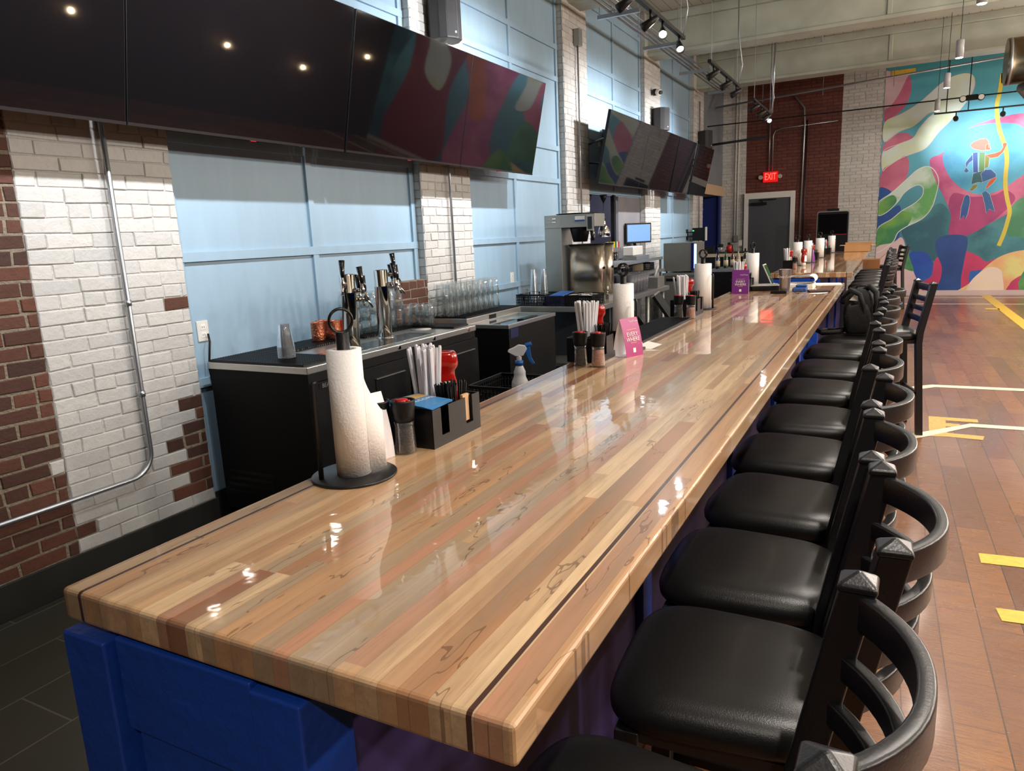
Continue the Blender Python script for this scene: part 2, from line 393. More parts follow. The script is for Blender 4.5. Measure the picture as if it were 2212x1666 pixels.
# ---- brick builder: real bricks in front of a mortar bed
def bricks(b, fn, u0, u1, v0, v1, colour, L=0.215, H=0.0672, depth=0.0085, seed=1, mortar=0.0044, jit=0.0036, rec=0.0052):
    rnd = random.Random(seed); rows = int((v1 - v0) / H)
    H = (v1 - v0) / rows
    for r in range(rows):
        za, zb = v0 + r * H, v0 + (r + 1) * H
        u = u0 - (L / 2 if r % 2 else 0) - (rnd.random() * 0.02)
        if r % 6 == 5: step = L / 2
        else: step = L
        while u < u1 - 1e-4:
            a, c = max(u, u0), min(u + step, u1); u += step
            if c - a < 0.02: continue
            mi = colour((a + c) / 2, (za + zb) / 2)
            md = depth - (rec if mi == 0 else 0.0034 if rec < 0.006 else rec); b.add([fn(a, za, md), fn(c, za, md), fn(c, zb, md), fn(a, zb, md)], [(0, 1, 2, 3)], mi * 2 + 1)
            g = (mortar if mi != 1 else 0.0095) / 2 * (0.7 + 0.6 * rnd.random()); ge = 0 if a <= u0 + 1e-4 else g; gf = 0 if c >= u1 - 1e-4 else g
            j = lambda: (rnd.random() - 0.5) * 2 * jit
            d = depth + max(-0.0012, j())
            p = [(a + ge + j(), za + g + j()), (c - gf + j(), za + g + j()), (c - gf + j(), zb - g + j()), (a + ge + j(), zb - g + j())]
            q = [(p[0][0] + .004, p[0][1] + .004), (p[1][0] - .004, p[1][1] + .004), (p[2][0] - .004, p[2][1] - .004), (p[3][0] + .004, p[3][1] - .004)]
            vs = [fn(x, z, 0) for x, z in p] + [fn(x, z, d - .004) for x, z in p] + [fn(x, z, d) for x, z in q]
            b.add(vs, [(0, 1, 5, 4), (1, 2, 6, 5), (2, 3, 7, 6), (3, 0, 4, 7), (4, 5, 9, 8), (5, 6, 10, 9), (6, 7, 11, 10), (7, 4, 8, 11), (8, 9, 10, 11)], mi * 2)
    return b
BM = [M_WBR, M_WMO, M_RBR, M_RMO, M_DBR, M_DMO]
onx = lambda x0: (lambda u, v, d: (x0 - 0.014 + d, u, v))
ony = lambda y0: (lambda u, v, d: (u, y0 + 0.014 - d, v))
def c1(u, v):
    edge = 0 if v > 0.33 else (2.06 if v > 0.21 else 1.92)
    if u < edge: return 1
    if 1.235 < v < 1.30 and u > 2.46: return 1
    if v < 0.79 and u > 2.60 - 0.11 * (int(v / 0.067) % 2) - (0.05 if 0.3 < v < 0.55 else 0): return 1
    if v < 0.16: return 1
    return 0
def c2(u, v): return 0 if (u > 1.74 and 0.6 < v < 0.67) else 1
b = MB(); bricks(b, onx(XP), 1.862, 2.65, 0.16, 4.12, c1, seed=3); bricks(b, onx(XP), -1.2, 1.858, 0.16, 4.12, c2, seed=4)
b.box(XW, XP - 0.014, -1.2, 2.65, 0, ZC, 1); struct('wall_left_pier_1', b, BM)
for i, (ya, yb) in enumerate(((4.95, 5.735), (7.93, 8.66), (11.0, 11.82), (14.05, 14.86))):
    b = MB(); cc = (lambda u, v: 1 if (v < 1.0 or (v < 1.2 and u < ya_ + 0.12)) and ya_ < 5 else 0); ya_ = ya
    bricks(b, onx(XP), ya, yb, 0.0, 4.12, lambda u, v: 0, seed=10 + i, mortar=0.006, rec=0.0066)
    bricks(b, ony(ya), XW, XP, 0.0, 4.12, lambda u, v: 0, L=0.18, seed=20 + i)
    b.box(XW, XP - 0.014, ya + 0.014, yb, 0, ZC, 1); struct('wall_left_pier_%d' % (i + 2), b, BM)
# unpainted low brick block beside the second pier
b = MB(); bricks(b, onx(XP + 0.001), 4.50, 4.95, 0.0, 1.25, lambda u, v: 1, seed=31)
b.box(XW, XP - 0.013, 4.50, 4.95, 0, 1.25, 3); struct('wall_left_low_brick', b, BM)
# blue panelled bays with battens
def bay(n, ya, yb, ym, zs, z0=0.0):
    b = MB(); b.box(XW - 0.1, XW, ya, yb, z0, ZC)
    for z in zs:
        if z > z0: b.box(XW, XW + 0.022, ya, yb, z - 0.027, z + 0.027)
    for y in [ya + 0.03, yb - 0.03] + ym: b.box(XW, XW + 0.019, y - 0.026, y + 0.026, z0, ZC)
    struct('wall_left_bay_%d' % n, b, M_BLUE, bevel=0.002)
ZS = [0.82, 1.525, 2.16, 2.52, 3.27, 3.61, 4.3]
bay(0, -3.0, -1.2, [-2.1], ZS)
bay(1, 2.65, 4.95, [3.75], ZS)
bay(2, 5.735, 7.93, [6.76], [1.07, 1.525, 2.16, 2.52, 3.27, 3.61, 4.3])
bay(3, 8.66, 11.0, [9.8], [2.09, 2.75, 3.27, 3.61, 4.3], 2.05)
bay(4, 11.82, 14.05, [12.86], [0.82, 1.45, 2.16, 2.7, 3.54, 4.1])
# the kitchen pass below bay 3
b = MB(); b.box(XW - 0.1, XW, 8.66, 11.0, 0, 1.17); b.box(XW - 0.1, XW, 9.98, 11.0, 1.17, 2.05); struct('wall_left_pass', b, M_CONC)
b = MB(); b.box(-4.75, -4.7, 8.0, 11.6, 0, ZC); b.box(-4.7, XW - 0.1, 8.0, 8.05, 0, 2.6); b.box(-4.7, XW - 0.1, 11.5, 11.55, 0, 2.6); b.box(-4.7, XW - 0.1, 8.0, 11.6, 2.5, 2.55)
struct('wall_kitchen', b, M_KITCHEN)
b = MB(); b.box(-3.47, -3.42, 9.72, 9.79, 1.17, 2.06); struct('trim_pass_post', b, M_BLACK)
# plaster and blue doorway beyond the last pier
b = MB(); b.box(XW - 0.1, XW, 14.86, YF, 2.45, ZC); b.box(XW - 0.1, XW, 16.86, YF, 0, 2.45); struct('wall_left_end', b, mat('grey_blue_plaster', srgb(120, 128, 136), 0.6, var=0.06, vscale=3))
b = MB(); b.box(XW - 0.1, XW + 0.05, 14.86, YF, 2.24, 2.45); struct('trim_lintel', b, M_WOODL)
b = MB(); b.box(-3.95, -3.9, 14.86, 16.86, 0, 2.24); b.box(-3.9, XW, 16.82, 16.87, 0, 2.24); b.box(-3.9, XW, 14.86, 14.9, 0, 2.24); b.box(XW - 0.01, XW + 0.03, 16.75, 16.9, 0, 2.24)
struct('door_2', b, mat('deep_blue_paint', srgb(28, 44, 110), 0.5))
# far wall
b = MB()
bricks(b, ony(YF), -3.45, -2.93, 0, ZC, lambda u, v: 0, seed=41, mortar=0.011, rec=0.0084, jit=0.005)
bricks(b, ony(YF), -2.93, -1.03, 0, ZC, lambda u, v: (0 if v < 1.1 else 2), seed=42, jit=0.0015, mortar=0.009, rec=0.007)
bricks(b, ony(YF), -1.03, -0.262, 0, ZC, lambda u, v: 0, seed=43, mortar=0.011, rec=0.0084, jit=0.005)
b.box(-5.2, -0.262, YF + 0.014, YF + 0.1, 0, ZC, 1); struct('wall_far_brick', b, BM)
b = MB(); b.box(-0.262, XR, YF, YF + 0.1, 0, ZC)
def muralbase():
    m, nt, bb, nw, ln, mth, mix, comb, noise, sx, tc = nodes('mural_ground')
    X, Y, Z = sx.outputs; n = noise(tc.outputs['Object'], 1.2, 4)
    z = mth('ADD', Z, mth('MULTIPLY', mth('SUBTRACT', n, 0.5), 0.8))
    base = ramp(nw, ln, nw_map(nw, ln, z, 0.3, 4.6), [(0.0, srgb(60, 110, 140)), (0.35, srgb(70, 140, 160)), (0.55, srgb(92, 178, 204)), (0.78, srgb(90, 176, 200)), (1.0, srgb(66, 150, 160))])
    ln(base, bb.inputs['Base Color']); bb.inputs['Roughness'].default_value = 0.5
    return m
struct('wall_far_mural_side', b, muralbase())
b = MB(); b.box(-0.26, XR, YF - 0.012, YF - 0.001, 0, 0.1); struct('baseboard_far', b, mat('mural_skirting', srgb(206, 186, 186), 0.5))
b = MB(); b.box(XR, XR + 0.1, YB, YF, 0, ZC); struct('wall_right', b, mat('dark_brick_paint', srgb(72, 46, 34), 0.7, var=0.15, vscale=4))
b = MB(); b.box(-5.2, XR, YB - 0.1, YB, 0, ZC); struct('wall_back', b, mat('back_wall_paint', srgb(52, 44, 40), 0.7))
b = MB(); b.box(XP, XP + 0.012, -1.2, 2.66, 0, 0.165); struct('baseboard_left', b, M_TILEBASE, bevel=0.003)
b = MB(); b.box(XW + 0.001, XW + 0.012, 2.66, 4.5, 0, 0.165); struct('baseboard_left_bay', b, M_TILEBASE)
# court markings painted on the floor
def flat(name, polys, m, label, z=0.0015):
    b = MB()
    for p in polys:
        n = len(p); b.add([(x, y, z) for x, y in p], [list(range(n))])
    return tag(b.build(name, m), label, 'floor marking')
flat('floor_marking', [[(0.33, 5.84), (0.44, 5.86), (0.66, 5.84), (0.68, 5.95), (0.45, 5.97), (0.45, 6.16), (0.55, 6.17), (0.55, 6.26), (0.46, 6.27), (0.46, 6.35), (0.68, 6.35), (0.68, 6.45), (0.35, 6.46)]], M_YELF, 'faded yellow block letter E painted on the wood floor')
flat('floor_marking', [[(0.45, 3.66), (1.2, 3.72), (1.2, 3.84), (0.45, 3.77)]], M_YEL, 'short yellow floor stripe, farther of the two beside the stools', 0.002)
flat('floor_marking', [[(0.47, 3.12), (1.2, 3.18), (1.2, 3.29), (0.46, 3.225)]], M_YEL, 'short yellow floor stripe, nearer of the two beside the stools', 0.002)
flat('floor_marking', [[(-0.3, 5.15), (0.31, 5.82), (0.62, 6.20), (3.5, 6.24), (3.5, 6.33), (0.62, 6.30), (0.28, 5.93), (-0.3, 5.30)]], M_WLINE, 'angled cream court line crossing the faded yellow letter', 0.0021)
flat('floor_marking', [[(0.0, 7.25), (0.31, 7.50), (0.45, 7.64), (3.5, 7.68), (3.5, 7.79), (0.43, 7.75), (0.0, 7.40)]], M_WLINE, 'angled cream court line behind the lone bar stool')
flat('floor_marking', [[(-0.3, 16.50), (XR, 16.50), (XR, 16.60), (-0.3, 16.60)]], M_WLINE, 'white court line running closest along the mural wall')
flat('floor_marking', [[(-0.3, 15.28), (XR, 15.28), (XR, 15.36), (-0.3, 15.36)]], M_WLINE, 'white court line, second from the mural wall')
flat('floor_marking', [[(1.66, 17.05), (1.83, 17.05), (1.87, 8.0), (1.72, 8.0)], [(1.5, 14.4), (1.7, 14.4), (1.7, 14.6), (1.5, 14.6)]], M_YEL, 'long yellow court stripe running away to the mural wall', 0.0025)
# ---- the mural (paint on the far wall, one thing)
PAL = {'pinkwhite': (222, 194, 198), 'pink': (208, 122, 150), 'cream': (214, 228, 226), 'blue': (30, 84, 158), 'tealdark': (38, 96, 116), 'loop': (206, 226, 216), 'green': (58, 136, 92), 'green2': (84, 160, 120), 'rose': (214, 118, 156), 'hole': (84, 180, 214), 'magenta': (176, 62, 122), 'royal': (26, 72, 176), 'rosebright': (208, 62, 110), 'navy': (30, 74, 146), 'yellowish': (220, 214, 138), 'white': (222, 206, 204), 'dteal': (36, 96, 110), 'dblue': (36, 82, 158), 'dolive': (128, 128, 52), 'dorange': (206, 92, 40), 'dgreen': (90, 140, 90), 'dhair': (170, 112, 96), 'line': (226, 232, 232), 'rope': (222, 204, 74), 'orange': (226, 110, 40), 'deepred': (150, 30, 44)}
PK = list(PAL)
SEC = {'cream': (206, 222, 178), 'loop': (96, 168, 96), 'green': (120, 176, 80), 'rose': (180, 74, 130), 'pink': (190, 96, 130), 'tealdark': (64, 136, 146), 'hole': (60, 150, 196), 'magenta': (148, 48, 112), 'navy': (24, 60, 130), 'royal': (30, 96, 180), 'rosebright': (180, 50, 100), 'yellowish': (226, 160, 120), 'green2': (60, 128, 90), 'pinkwhite': (206, 170, 180), 'white': (232, 214, 196), 'dblue': (30, 110, 150), 'dgreen': (40, 100, 120)}
def paintmat(k):
    m, nt, bb, nw, ln, mth, mix, comb, noise, sx, tc = nodes('mural_' + {'loop': 'pale_green', 'hole': 'water_blue', 'line': 'chalk_line'}.get(k, k))
    a = srgb(*PAL[k]); c = srgb(*SEC[k]) if k in SEC else tuple(v * 0.85 for v in a[:3]) + (1,)
    n1 = noise(tc.outputs['Object'], 1.6, 3); n2 = noise(tc.outputs['Object'], 22, 5, 0.7)
    f = mth('ADD', nw_map(nw, ln, n1, 0.42, 0.62), mth('MULTIPLY', mth('SUBTRACT', n2, 0.5), 0.5))
    cl = nw('ShaderNodeClamp'); ln(f, cl.inputs[0]); ln(mix(cl.outputs[0], a, c), bb.inputs['Base Color']); bb.inputs['Roughness'].default_value = 0.5
    return m
PM = [paintmat(k) for k in PK]
MP=[
('pinkwhite',[(-0.42,4.45),(0.11,4.37),(0.13,4.31),(-0.03,3.96),(-0.17,3.78),(-0.25,3.73)]),
('pink',[(0.14,4.34),(0.19,4.22),(0.2,4.02),(0.12,3.77),(-0.05,3.6),(-0.23,3.51),(-0.24,3.74),(-0.15,3.79),(-0.0,4.02)]),
('cream',[(-0.23,3.49),(0.07,3.63),(0.33,3.78),(0.53,3.95),(0.72,4.12),(0.92,4.22),(1.12,4.24),(1.24,4.17),(1.27,4.0),(1.21,3.81),(1.09,3.63),(0.93,3.42),(0.73,3.21),(0.59,3.0),(0.46,2.89),(0.12,2.78),(-0.14,2.62),(-0.22,2.56),(-0.23,2.93),(0.05,3.05),(0.29,3.14),(0.39,3.31),(0.53,3.49),(0.66,3.59),(0.53,3.58),(0.3,3.38),(0.04,3.29),(-0.22,3.12)]),
('pink',[(-0.22,3.08),(-0.04,3.23),(0.15,3.26),(0.25,3.19),(0.28,3.14),(0.05,3.05),(-0.22,2.93)]),
('pink',[(-0.22,2.56),(-0.01,2.7),(0.17,2.81),(0.25,2.68),(0.23,2.41),(0.1,2.18),(-0.12,2.12),(-0.26,2.19)]),
('blue',[(-0.26,2.2),(-0.15,2.2),(-0.04,2.11),(-0.16,1.98),(-0.27,1.9)]),
('tealdark',[(0.2,1.38),(0.55,1.56),(0.7,1.75),(0.88,1.83),(1.05,1.58),(1.07,1.21),(0.88,1.05),(0.87,0.74),(0.77,0.71),(0.59,0.87),(0.4,0.89),(0.27,1.13)]),
('blue',[(-0.26,1.67),(-0.01,1.79),(0.12,1.84),(0.15,1.72),(0.0,1.54),(-0.27,1.37)]),
('blue',[(0.01,1.17),(0.03,1.28),(0.16,1.37),(0.15,1.2),(0.07,1.12)]),
('loop',[(-0.27,1.91),(-0.03,2.1),(0.23,2.35),(0.41,2.52),(0.57,2.57),(0.7,2.49),(0.79,2.28),(0.76,1.99),(0.7,1.75),(0.55,1.55),(0.29,1.41),(0.13,1.29),(0.03,1.08),(-0.28,0.9),(-0.26,1.37),(-0.0,1.57),(0.18,1.73),(0.39,1.86),(0.52,2.0),(0.53,2.15),(0.45,2.22),(0.32,2.18),(0.19,2.07),(0.09,1.91),(-0.09,1.72),(-0.26,1.66)]),
('green',[(-0.27,1.81),(-0.16,1.98),(-0.0,2.05),(0.07,1.92),(-0.09,1.72),(-0.26,1.66)]),
('green',[(-0.26,1.37),(-0.0,1.56),(0.18,1.72),(0.36,1.62),(0.29,1.41),(0.13,1.29),(0.03,1.08),(-0.28,0.9)]),
('tealdark',[(1.33,1.2),(1.66,1.39),(2.01,1.62),(2.25,1.69),(2.61,1.64),(2.67,0.96),(2.08,0.83),(1.84,0.69),(1.66,0.66),(1.55,0.79),(1.35,0.87)]),
('rose',[(0.61,2.69),(0.81,2.8),(1.0,3.04),(1.24,3.23),(1.51,3.33),(1.77,3.38),(2.01,3.41),(2.34,3.38),(2.66,3.18),(2.81,2.76),(2.75,2.22),(2.47,1.88),(2.23,1.71),(2.02,1.59),(1.66,1.37),(1.34,1.18),(1.05,1.19),(1.05,1.58),(0.89,1.98),(0.74,2.28)]),
('hole',[(0.83,2.74),(0.91,2.97),(1.1,3.15),(1.32,3.25),(1.56,3.28),(1.78,3.27),(2.03,3.21),(2.26,3.0),(2.35,2.72),(2.31,2.42),(2.06,2.19),(1.81,2.02),(1.56,1.96),(1.3,2.04),(1.06,2.23),(0.9,2.48)]),
('magenta',[(1.05,1.58),(0.99,1.79),(1.07,2.02),(1.39,1.93),(1.74,1.94),(1.93,2.02),(2.09,1.84),(1.85,1.53),(1.66,1.37),(1.34,1.18),(1.05,1.19)]),
('green2',[(2.2,1.13),(2.03,1.15),(1.97,1.39),(2.03,1.67),(2.23,1.88),(2.7,1.94),(2.79,0.95)]),
('pinkwhite',[(-0.31,0.92),(0.05,1.09),(0.22,1.18),(0.35,0.76),(0.53,0.33),(0.68,-0.03),(-0.26,-0.03)]),
('green',[(0.28,1.01),(0.38,0.82),(0.48,0.52),(0.34,0.53),(0.25,0.63)]),
('royal',[(0.36,0.85),(0.51,0.9),(0.68,0.84),(0.81,0.62),(0.79,0.4),(0.63,0.27),(0.53,0.33),(0.44,0.6)]),
('rosebright',[(0.81,0.65),(0.88,0.77),(0.96,0.56),(0.98,0.31),(0.84,-0.03),(0.68,-0.03),(0.63,0.25),(0.79,0.4)]),
('rosebright',[(1.29,0.87),(1.55,0.79),(1.71,0.66),(1.85,0.72),(1.72,0.54),(1.46,0.24),(1.43,-0.03),(1.22,-0.03),(1.29,0.46)]),
('navy',[(0.82,1.05),(0.92,1.18),(1.13,1.21),(1.33,1.17),(1.37,1.03),(1.34,0.7),(1.31,0.4),(1.27,-0.03),(0.81,-0.03),(0.94,0.28),(0.96,0.56),(0.87,0.8)]),
('royal',[(1.45,0.46),(1.55,0.49),(1.65,0.49),(1.56,0.33),(1.46,0.26)]),
('yellowish',[(1.27,-0.03),(1.46,0.24),(1.72,0.57),(1.96,0.77),(2.31,0.87),(2.8,0.87),(2.88,-0.04)]),
('white',[(1.47,0.26),(1.72,0.53),(1.91,0.53),(2.0,0.39),(2.0,-0.03),(1.45,-0.03)]),
('rosebright',[(2.11,-0.03),(2.13,0.21),(2.24,0.34),(2.36,0.38),(2.61,0.26),(2.81,-0.04)]),
]
MD=[
('dteal',[(1.365,2.37),(1.462,2.4),(1.548,2.418),(1.564,2.216),(1.533,2.187),(1.455,2.199),(1.347,2.169)]),
('dblue',[(1.493,2.36),(1.558,2.43),(1.656,2.428),(1.739,2.341),(1.749,2.278),(1.67,2.246),(1.533,2.194)]),
('dolive',[(1.525,2.731),(1.618,2.648),(1.609,2.475),(1.546,2.456)]),
('dorange',[(1.548,2.704),(1.698,2.727),(1.781,2.757),(1.818,2.827),(1.803,2.889),(1.849,2.909),(1.883,2.876),(1.857,2.811),(1.826,2.728),(1.747,2.649),(1.63,2.635)]),
('dblue',[(1.338,2.747),(1.357,2.633),(1.284,2.577),(1.246,2.492),(1.295,2.425),(1.253,2.391),(1.206,2.42),(1.235,2.493),(1.223,2.582),(1.267,2.654)]),
('dblue',[(1.331,2.76),(1.413,2.765),(1.447,2.388),(1.364,2.389)]),
('dgreen',[(1.435,2.763),(1.534,2.755),(1.549,2.405),(1.456,2.406)]),
('dhair',[(1.281,2.914),(1.332,2.971),(1.438,3.01),(1.536,3.007),(1.573,2.948),(1.613,2.846),(1.627,2.808),(1.575,2.788),(1.477,2.791),(1.342,2.834),(1.295,2.876)]),
('dorange',[(1.534,2.89),(1.576,2.911),(1.587,2.836),(1.62,2.833),(1.607,2.791),(1.541,2.803)]),
('dolive',[(1.381,2.154),(1.469,2.167),(1.441,2.099),(1.379,2.04),(1.322,2.057)]),
('dblue',[(1.252,1.946),(1.294,1.982),(1.341,1.941),(1.355,1.825),(1.332,1.608),(1.295,1.494),(1.267,1.573),(1.205,1.499),(1.21,1.744)]),
('dorange',[(1.67,2.246),(1.749,2.278),(1.757,2.24),(1.699,2.157),(1.618,2.074),(1.587,2.051),(1.621,2.175)]),
('dblue',[(1.537,1.992),(1.6,2.032),(1.671,1.958),(1.741,1.751),(1.778,1.629),(1.681,1.679),(1.638,1.598),(1.595,1.798)]),
]
ROPE=[(1.73,3.99),(1.68,3.78),(1.66,3.56),(1.72,3.2),(1.8,2.97),(1.87,2.76),(1.9,2.54),(1.9,2.28),(1.92,2.05),(1.97,1.82),(2.02,1.62),(2.0,1.42),(1.95,1.16),(1.88,0.92),(1.84,0.72)]
def smooth_poly(p, n=5):
    out = []; k = len(p)
    for i in range(k):
        a, b_, c, d = [Vector(p[(i + j) % k] + (0,)) for j in (-1, 0, 1, 2)]
        for s in range(n):
            t = s / n; q = 0.5 * ((2 * b_) + (c - a) * t + (2 * a - 5 * b_ + 4 * c - d) * t * t + (3 * b_ - a - 3 * c + d) * t ** 3)
            out.append((q.x, q.y))
    return out
from mathutils.geometry import tessellate_polygon
mb = MB(); lay = [0]
def paint(p, key, clampx=-0.258):
    lay[0] += 1; y = YF - 0.0006 - 0.00012 * lay[0]
    p = [(max(x, clampx), max(z, 0.002)) for x, z in p]
    for t in tessellate_polygon([[Vector((x, z, 0)) for x, z in p]]): mb.add([(p[i][0], y, p[i][1]) for i in t], [(0, 1, 2)], PK.index(key))
def stroke(p, wd, key, closed=True):
    lay[0] += 1; y = YF - 0.0006 - 0.00012 * lay[0]; k = len(p); vs = []
    for i in range(k):
        a = Vector(p[i]); q = Vector(p[(i + 1) % k]) if (closed or i < k - 1) else a; o = Vector(p[i - 1]) if (closed or i > 0) else a
        d = (q - o).normalized(); nn = Vector((-d.y, d.x)) * wd / 2
        vs += [(max((a + nn).x, -0.258), y, (a + nn).y), (max((a - nn).x, -0.258), y, (a - nn).y)]
    mb.add(vs, [(i * 2, i * 2 + 1, ((i + 1) % k) * 2 + 1, ((i + 1) % k) * 2) for i in range(k if closed else k - 1)], PK.index(key))
for k, p in MP: paint(smooth_poly(p), k)
EXT = [('rose', [(2.9, 0.2), (3.4, 1.2), (3.3, 2.6), (3.0, 3.6), (3.5, 4.4), (4.6, 4.5), (4.9, 3.2), (4.4, 2.0), (4.6, 0.2)]), ('cream', [(2.4, 3.5), (2.7, 4.2), (3.2, 4.2), (3.3, 3.5), (2.9, 2.9), (3.0, 2.2), (2.6, 2.3), (2.5, 2.9)]),
       ('orange', [(3.9, 3.6), (4.5, 3.9), (4.9, 3.2), (4.5, 2.5), (4.2, 1.6), (3.8, 1.7), (4.0, 2.5), (4.2, 2.9)]), ('deepred', [(4.8, 0.2), (5.0, 2.0), (4.7, 3.4), (5.2, 4.5), (6.6, 4.5), (6.4, 2.2), (6.8, 0.2)]),
       ('cream', [(5.3, 1.9), (5.2, 2.7), (5.7, 3.3), (5.4, 3.9), (5.9, 4.3), (6.3, 3.7), (6.0, 3.0), (5.9, 2.2)]), ('tealdark', [(6.8, 0.2), (6.9, 2.0), (6.5, 3.4), (7.2, 4.4), (7.19, 4.4), (7.19, 0.2)]), ('green', [(2.3, 0.1), (2.6, 0.9), (3.1, 1.1), (3.4, 0.1)])]
for k, p in EXT: paint(smooth_poly(p), k)
stroke(smooth_poly(MP[2][1]), 0.012, 'white'); stroke(smooth_poly(MP[9][1]), 0.015, 'line')
for wd, k in ((0.07, 'rope'),):
    rp = smooth_poly(ROPE)[:-10]; stroke(rp, wd, k, False)
for k, p in MD: paint(p, k); stroke(p, 0.0045, 'line')
def ml(pts): stroke(pts, 0.007, 'line', False)
hx, hz = 1.40, 2.72
tag(mb.build('mural', PM), 'large painted wall mural of a diver on a yellow rope among coral shapes', 'mural')
# ================================================================== THE TWO BAR COUNTERS
BX0, BX1, BZ = -1.087, -0.313, 1.067
def counter_top(ya, yb, label):
    b = MB(); b.box(BX0, BX1, ya, yb, BZ - 0.052, BZ)
    o = b.build('butcher_block_bar', M_BUTCH, bevel=0.007)
    return tag(o, label, 'bar counter')
counter_top(0.563, 6.52, 'long butcher block bar top nearest the camera, with striped glossy planks')
counter_top(7.90, 13.70, 'farther butcher block bar top beyond the gap')
def counter_base(ya, yb, label):
    t = thing('bar_cabinet', label, 'bar cabinet', (0, ya, 0))
    L = yb - ya; z1 = BZ - 0.053
    b = MB(); b.box(-1.05, -0.64, 0.05, L - 0.04, 0.0, z1); b.build('carcass', M_BBLUE, t)
    # end face: posts, rails and the recessed panel
    for x0, x1, y0 in ((-1.083, -0.985, -0.012), (-0.70, -0.612, -0.004)):
        b = MB(); b.box(x0, x1, y0, 0.09, 0, 1.003); b.build('post', M_BBLUE, t, bevel=0.004)
    for za, zb in ((0.86, z1 - 0.004), (0.0, 0.16)): b = MB(); b.box(-0.975, -0.70, 0.0, 0.05, za, zb); b.build('rail', M_BBLUE, t, bevel=0.004)
    b = MB(); b.box(-0.962, -0.70, 0.008, 0.05, 0.16, 0.86); b.build('panel', M_BBLUE, t, bevel=0.002)
    # customer side: boards with battens and brackets under the overhang
    b = MB(); b.box(-0.64, -0.625, 0.05, L - 0.04, 0.0, z1); b.build('side_panel', mat('shaded_cobalt_paint', srgb(58, 46, 92), 0.5), t)  # overhang shade painted in: the cobalt panel is coloured dark purple
    k = 0; y = 1.4
    while y < L - 0.2:
        b = MB(); b.box(-0.625, -0.60, y - 0.045, y + 0.045, 0, z1); b.build('batten', M_BBLUE, t, bevel=0.003); y += 1.4
    return t
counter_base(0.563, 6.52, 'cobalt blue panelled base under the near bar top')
counter_base(7.90, 13.70, 'cobalt blue panelled base under the farther bar top')
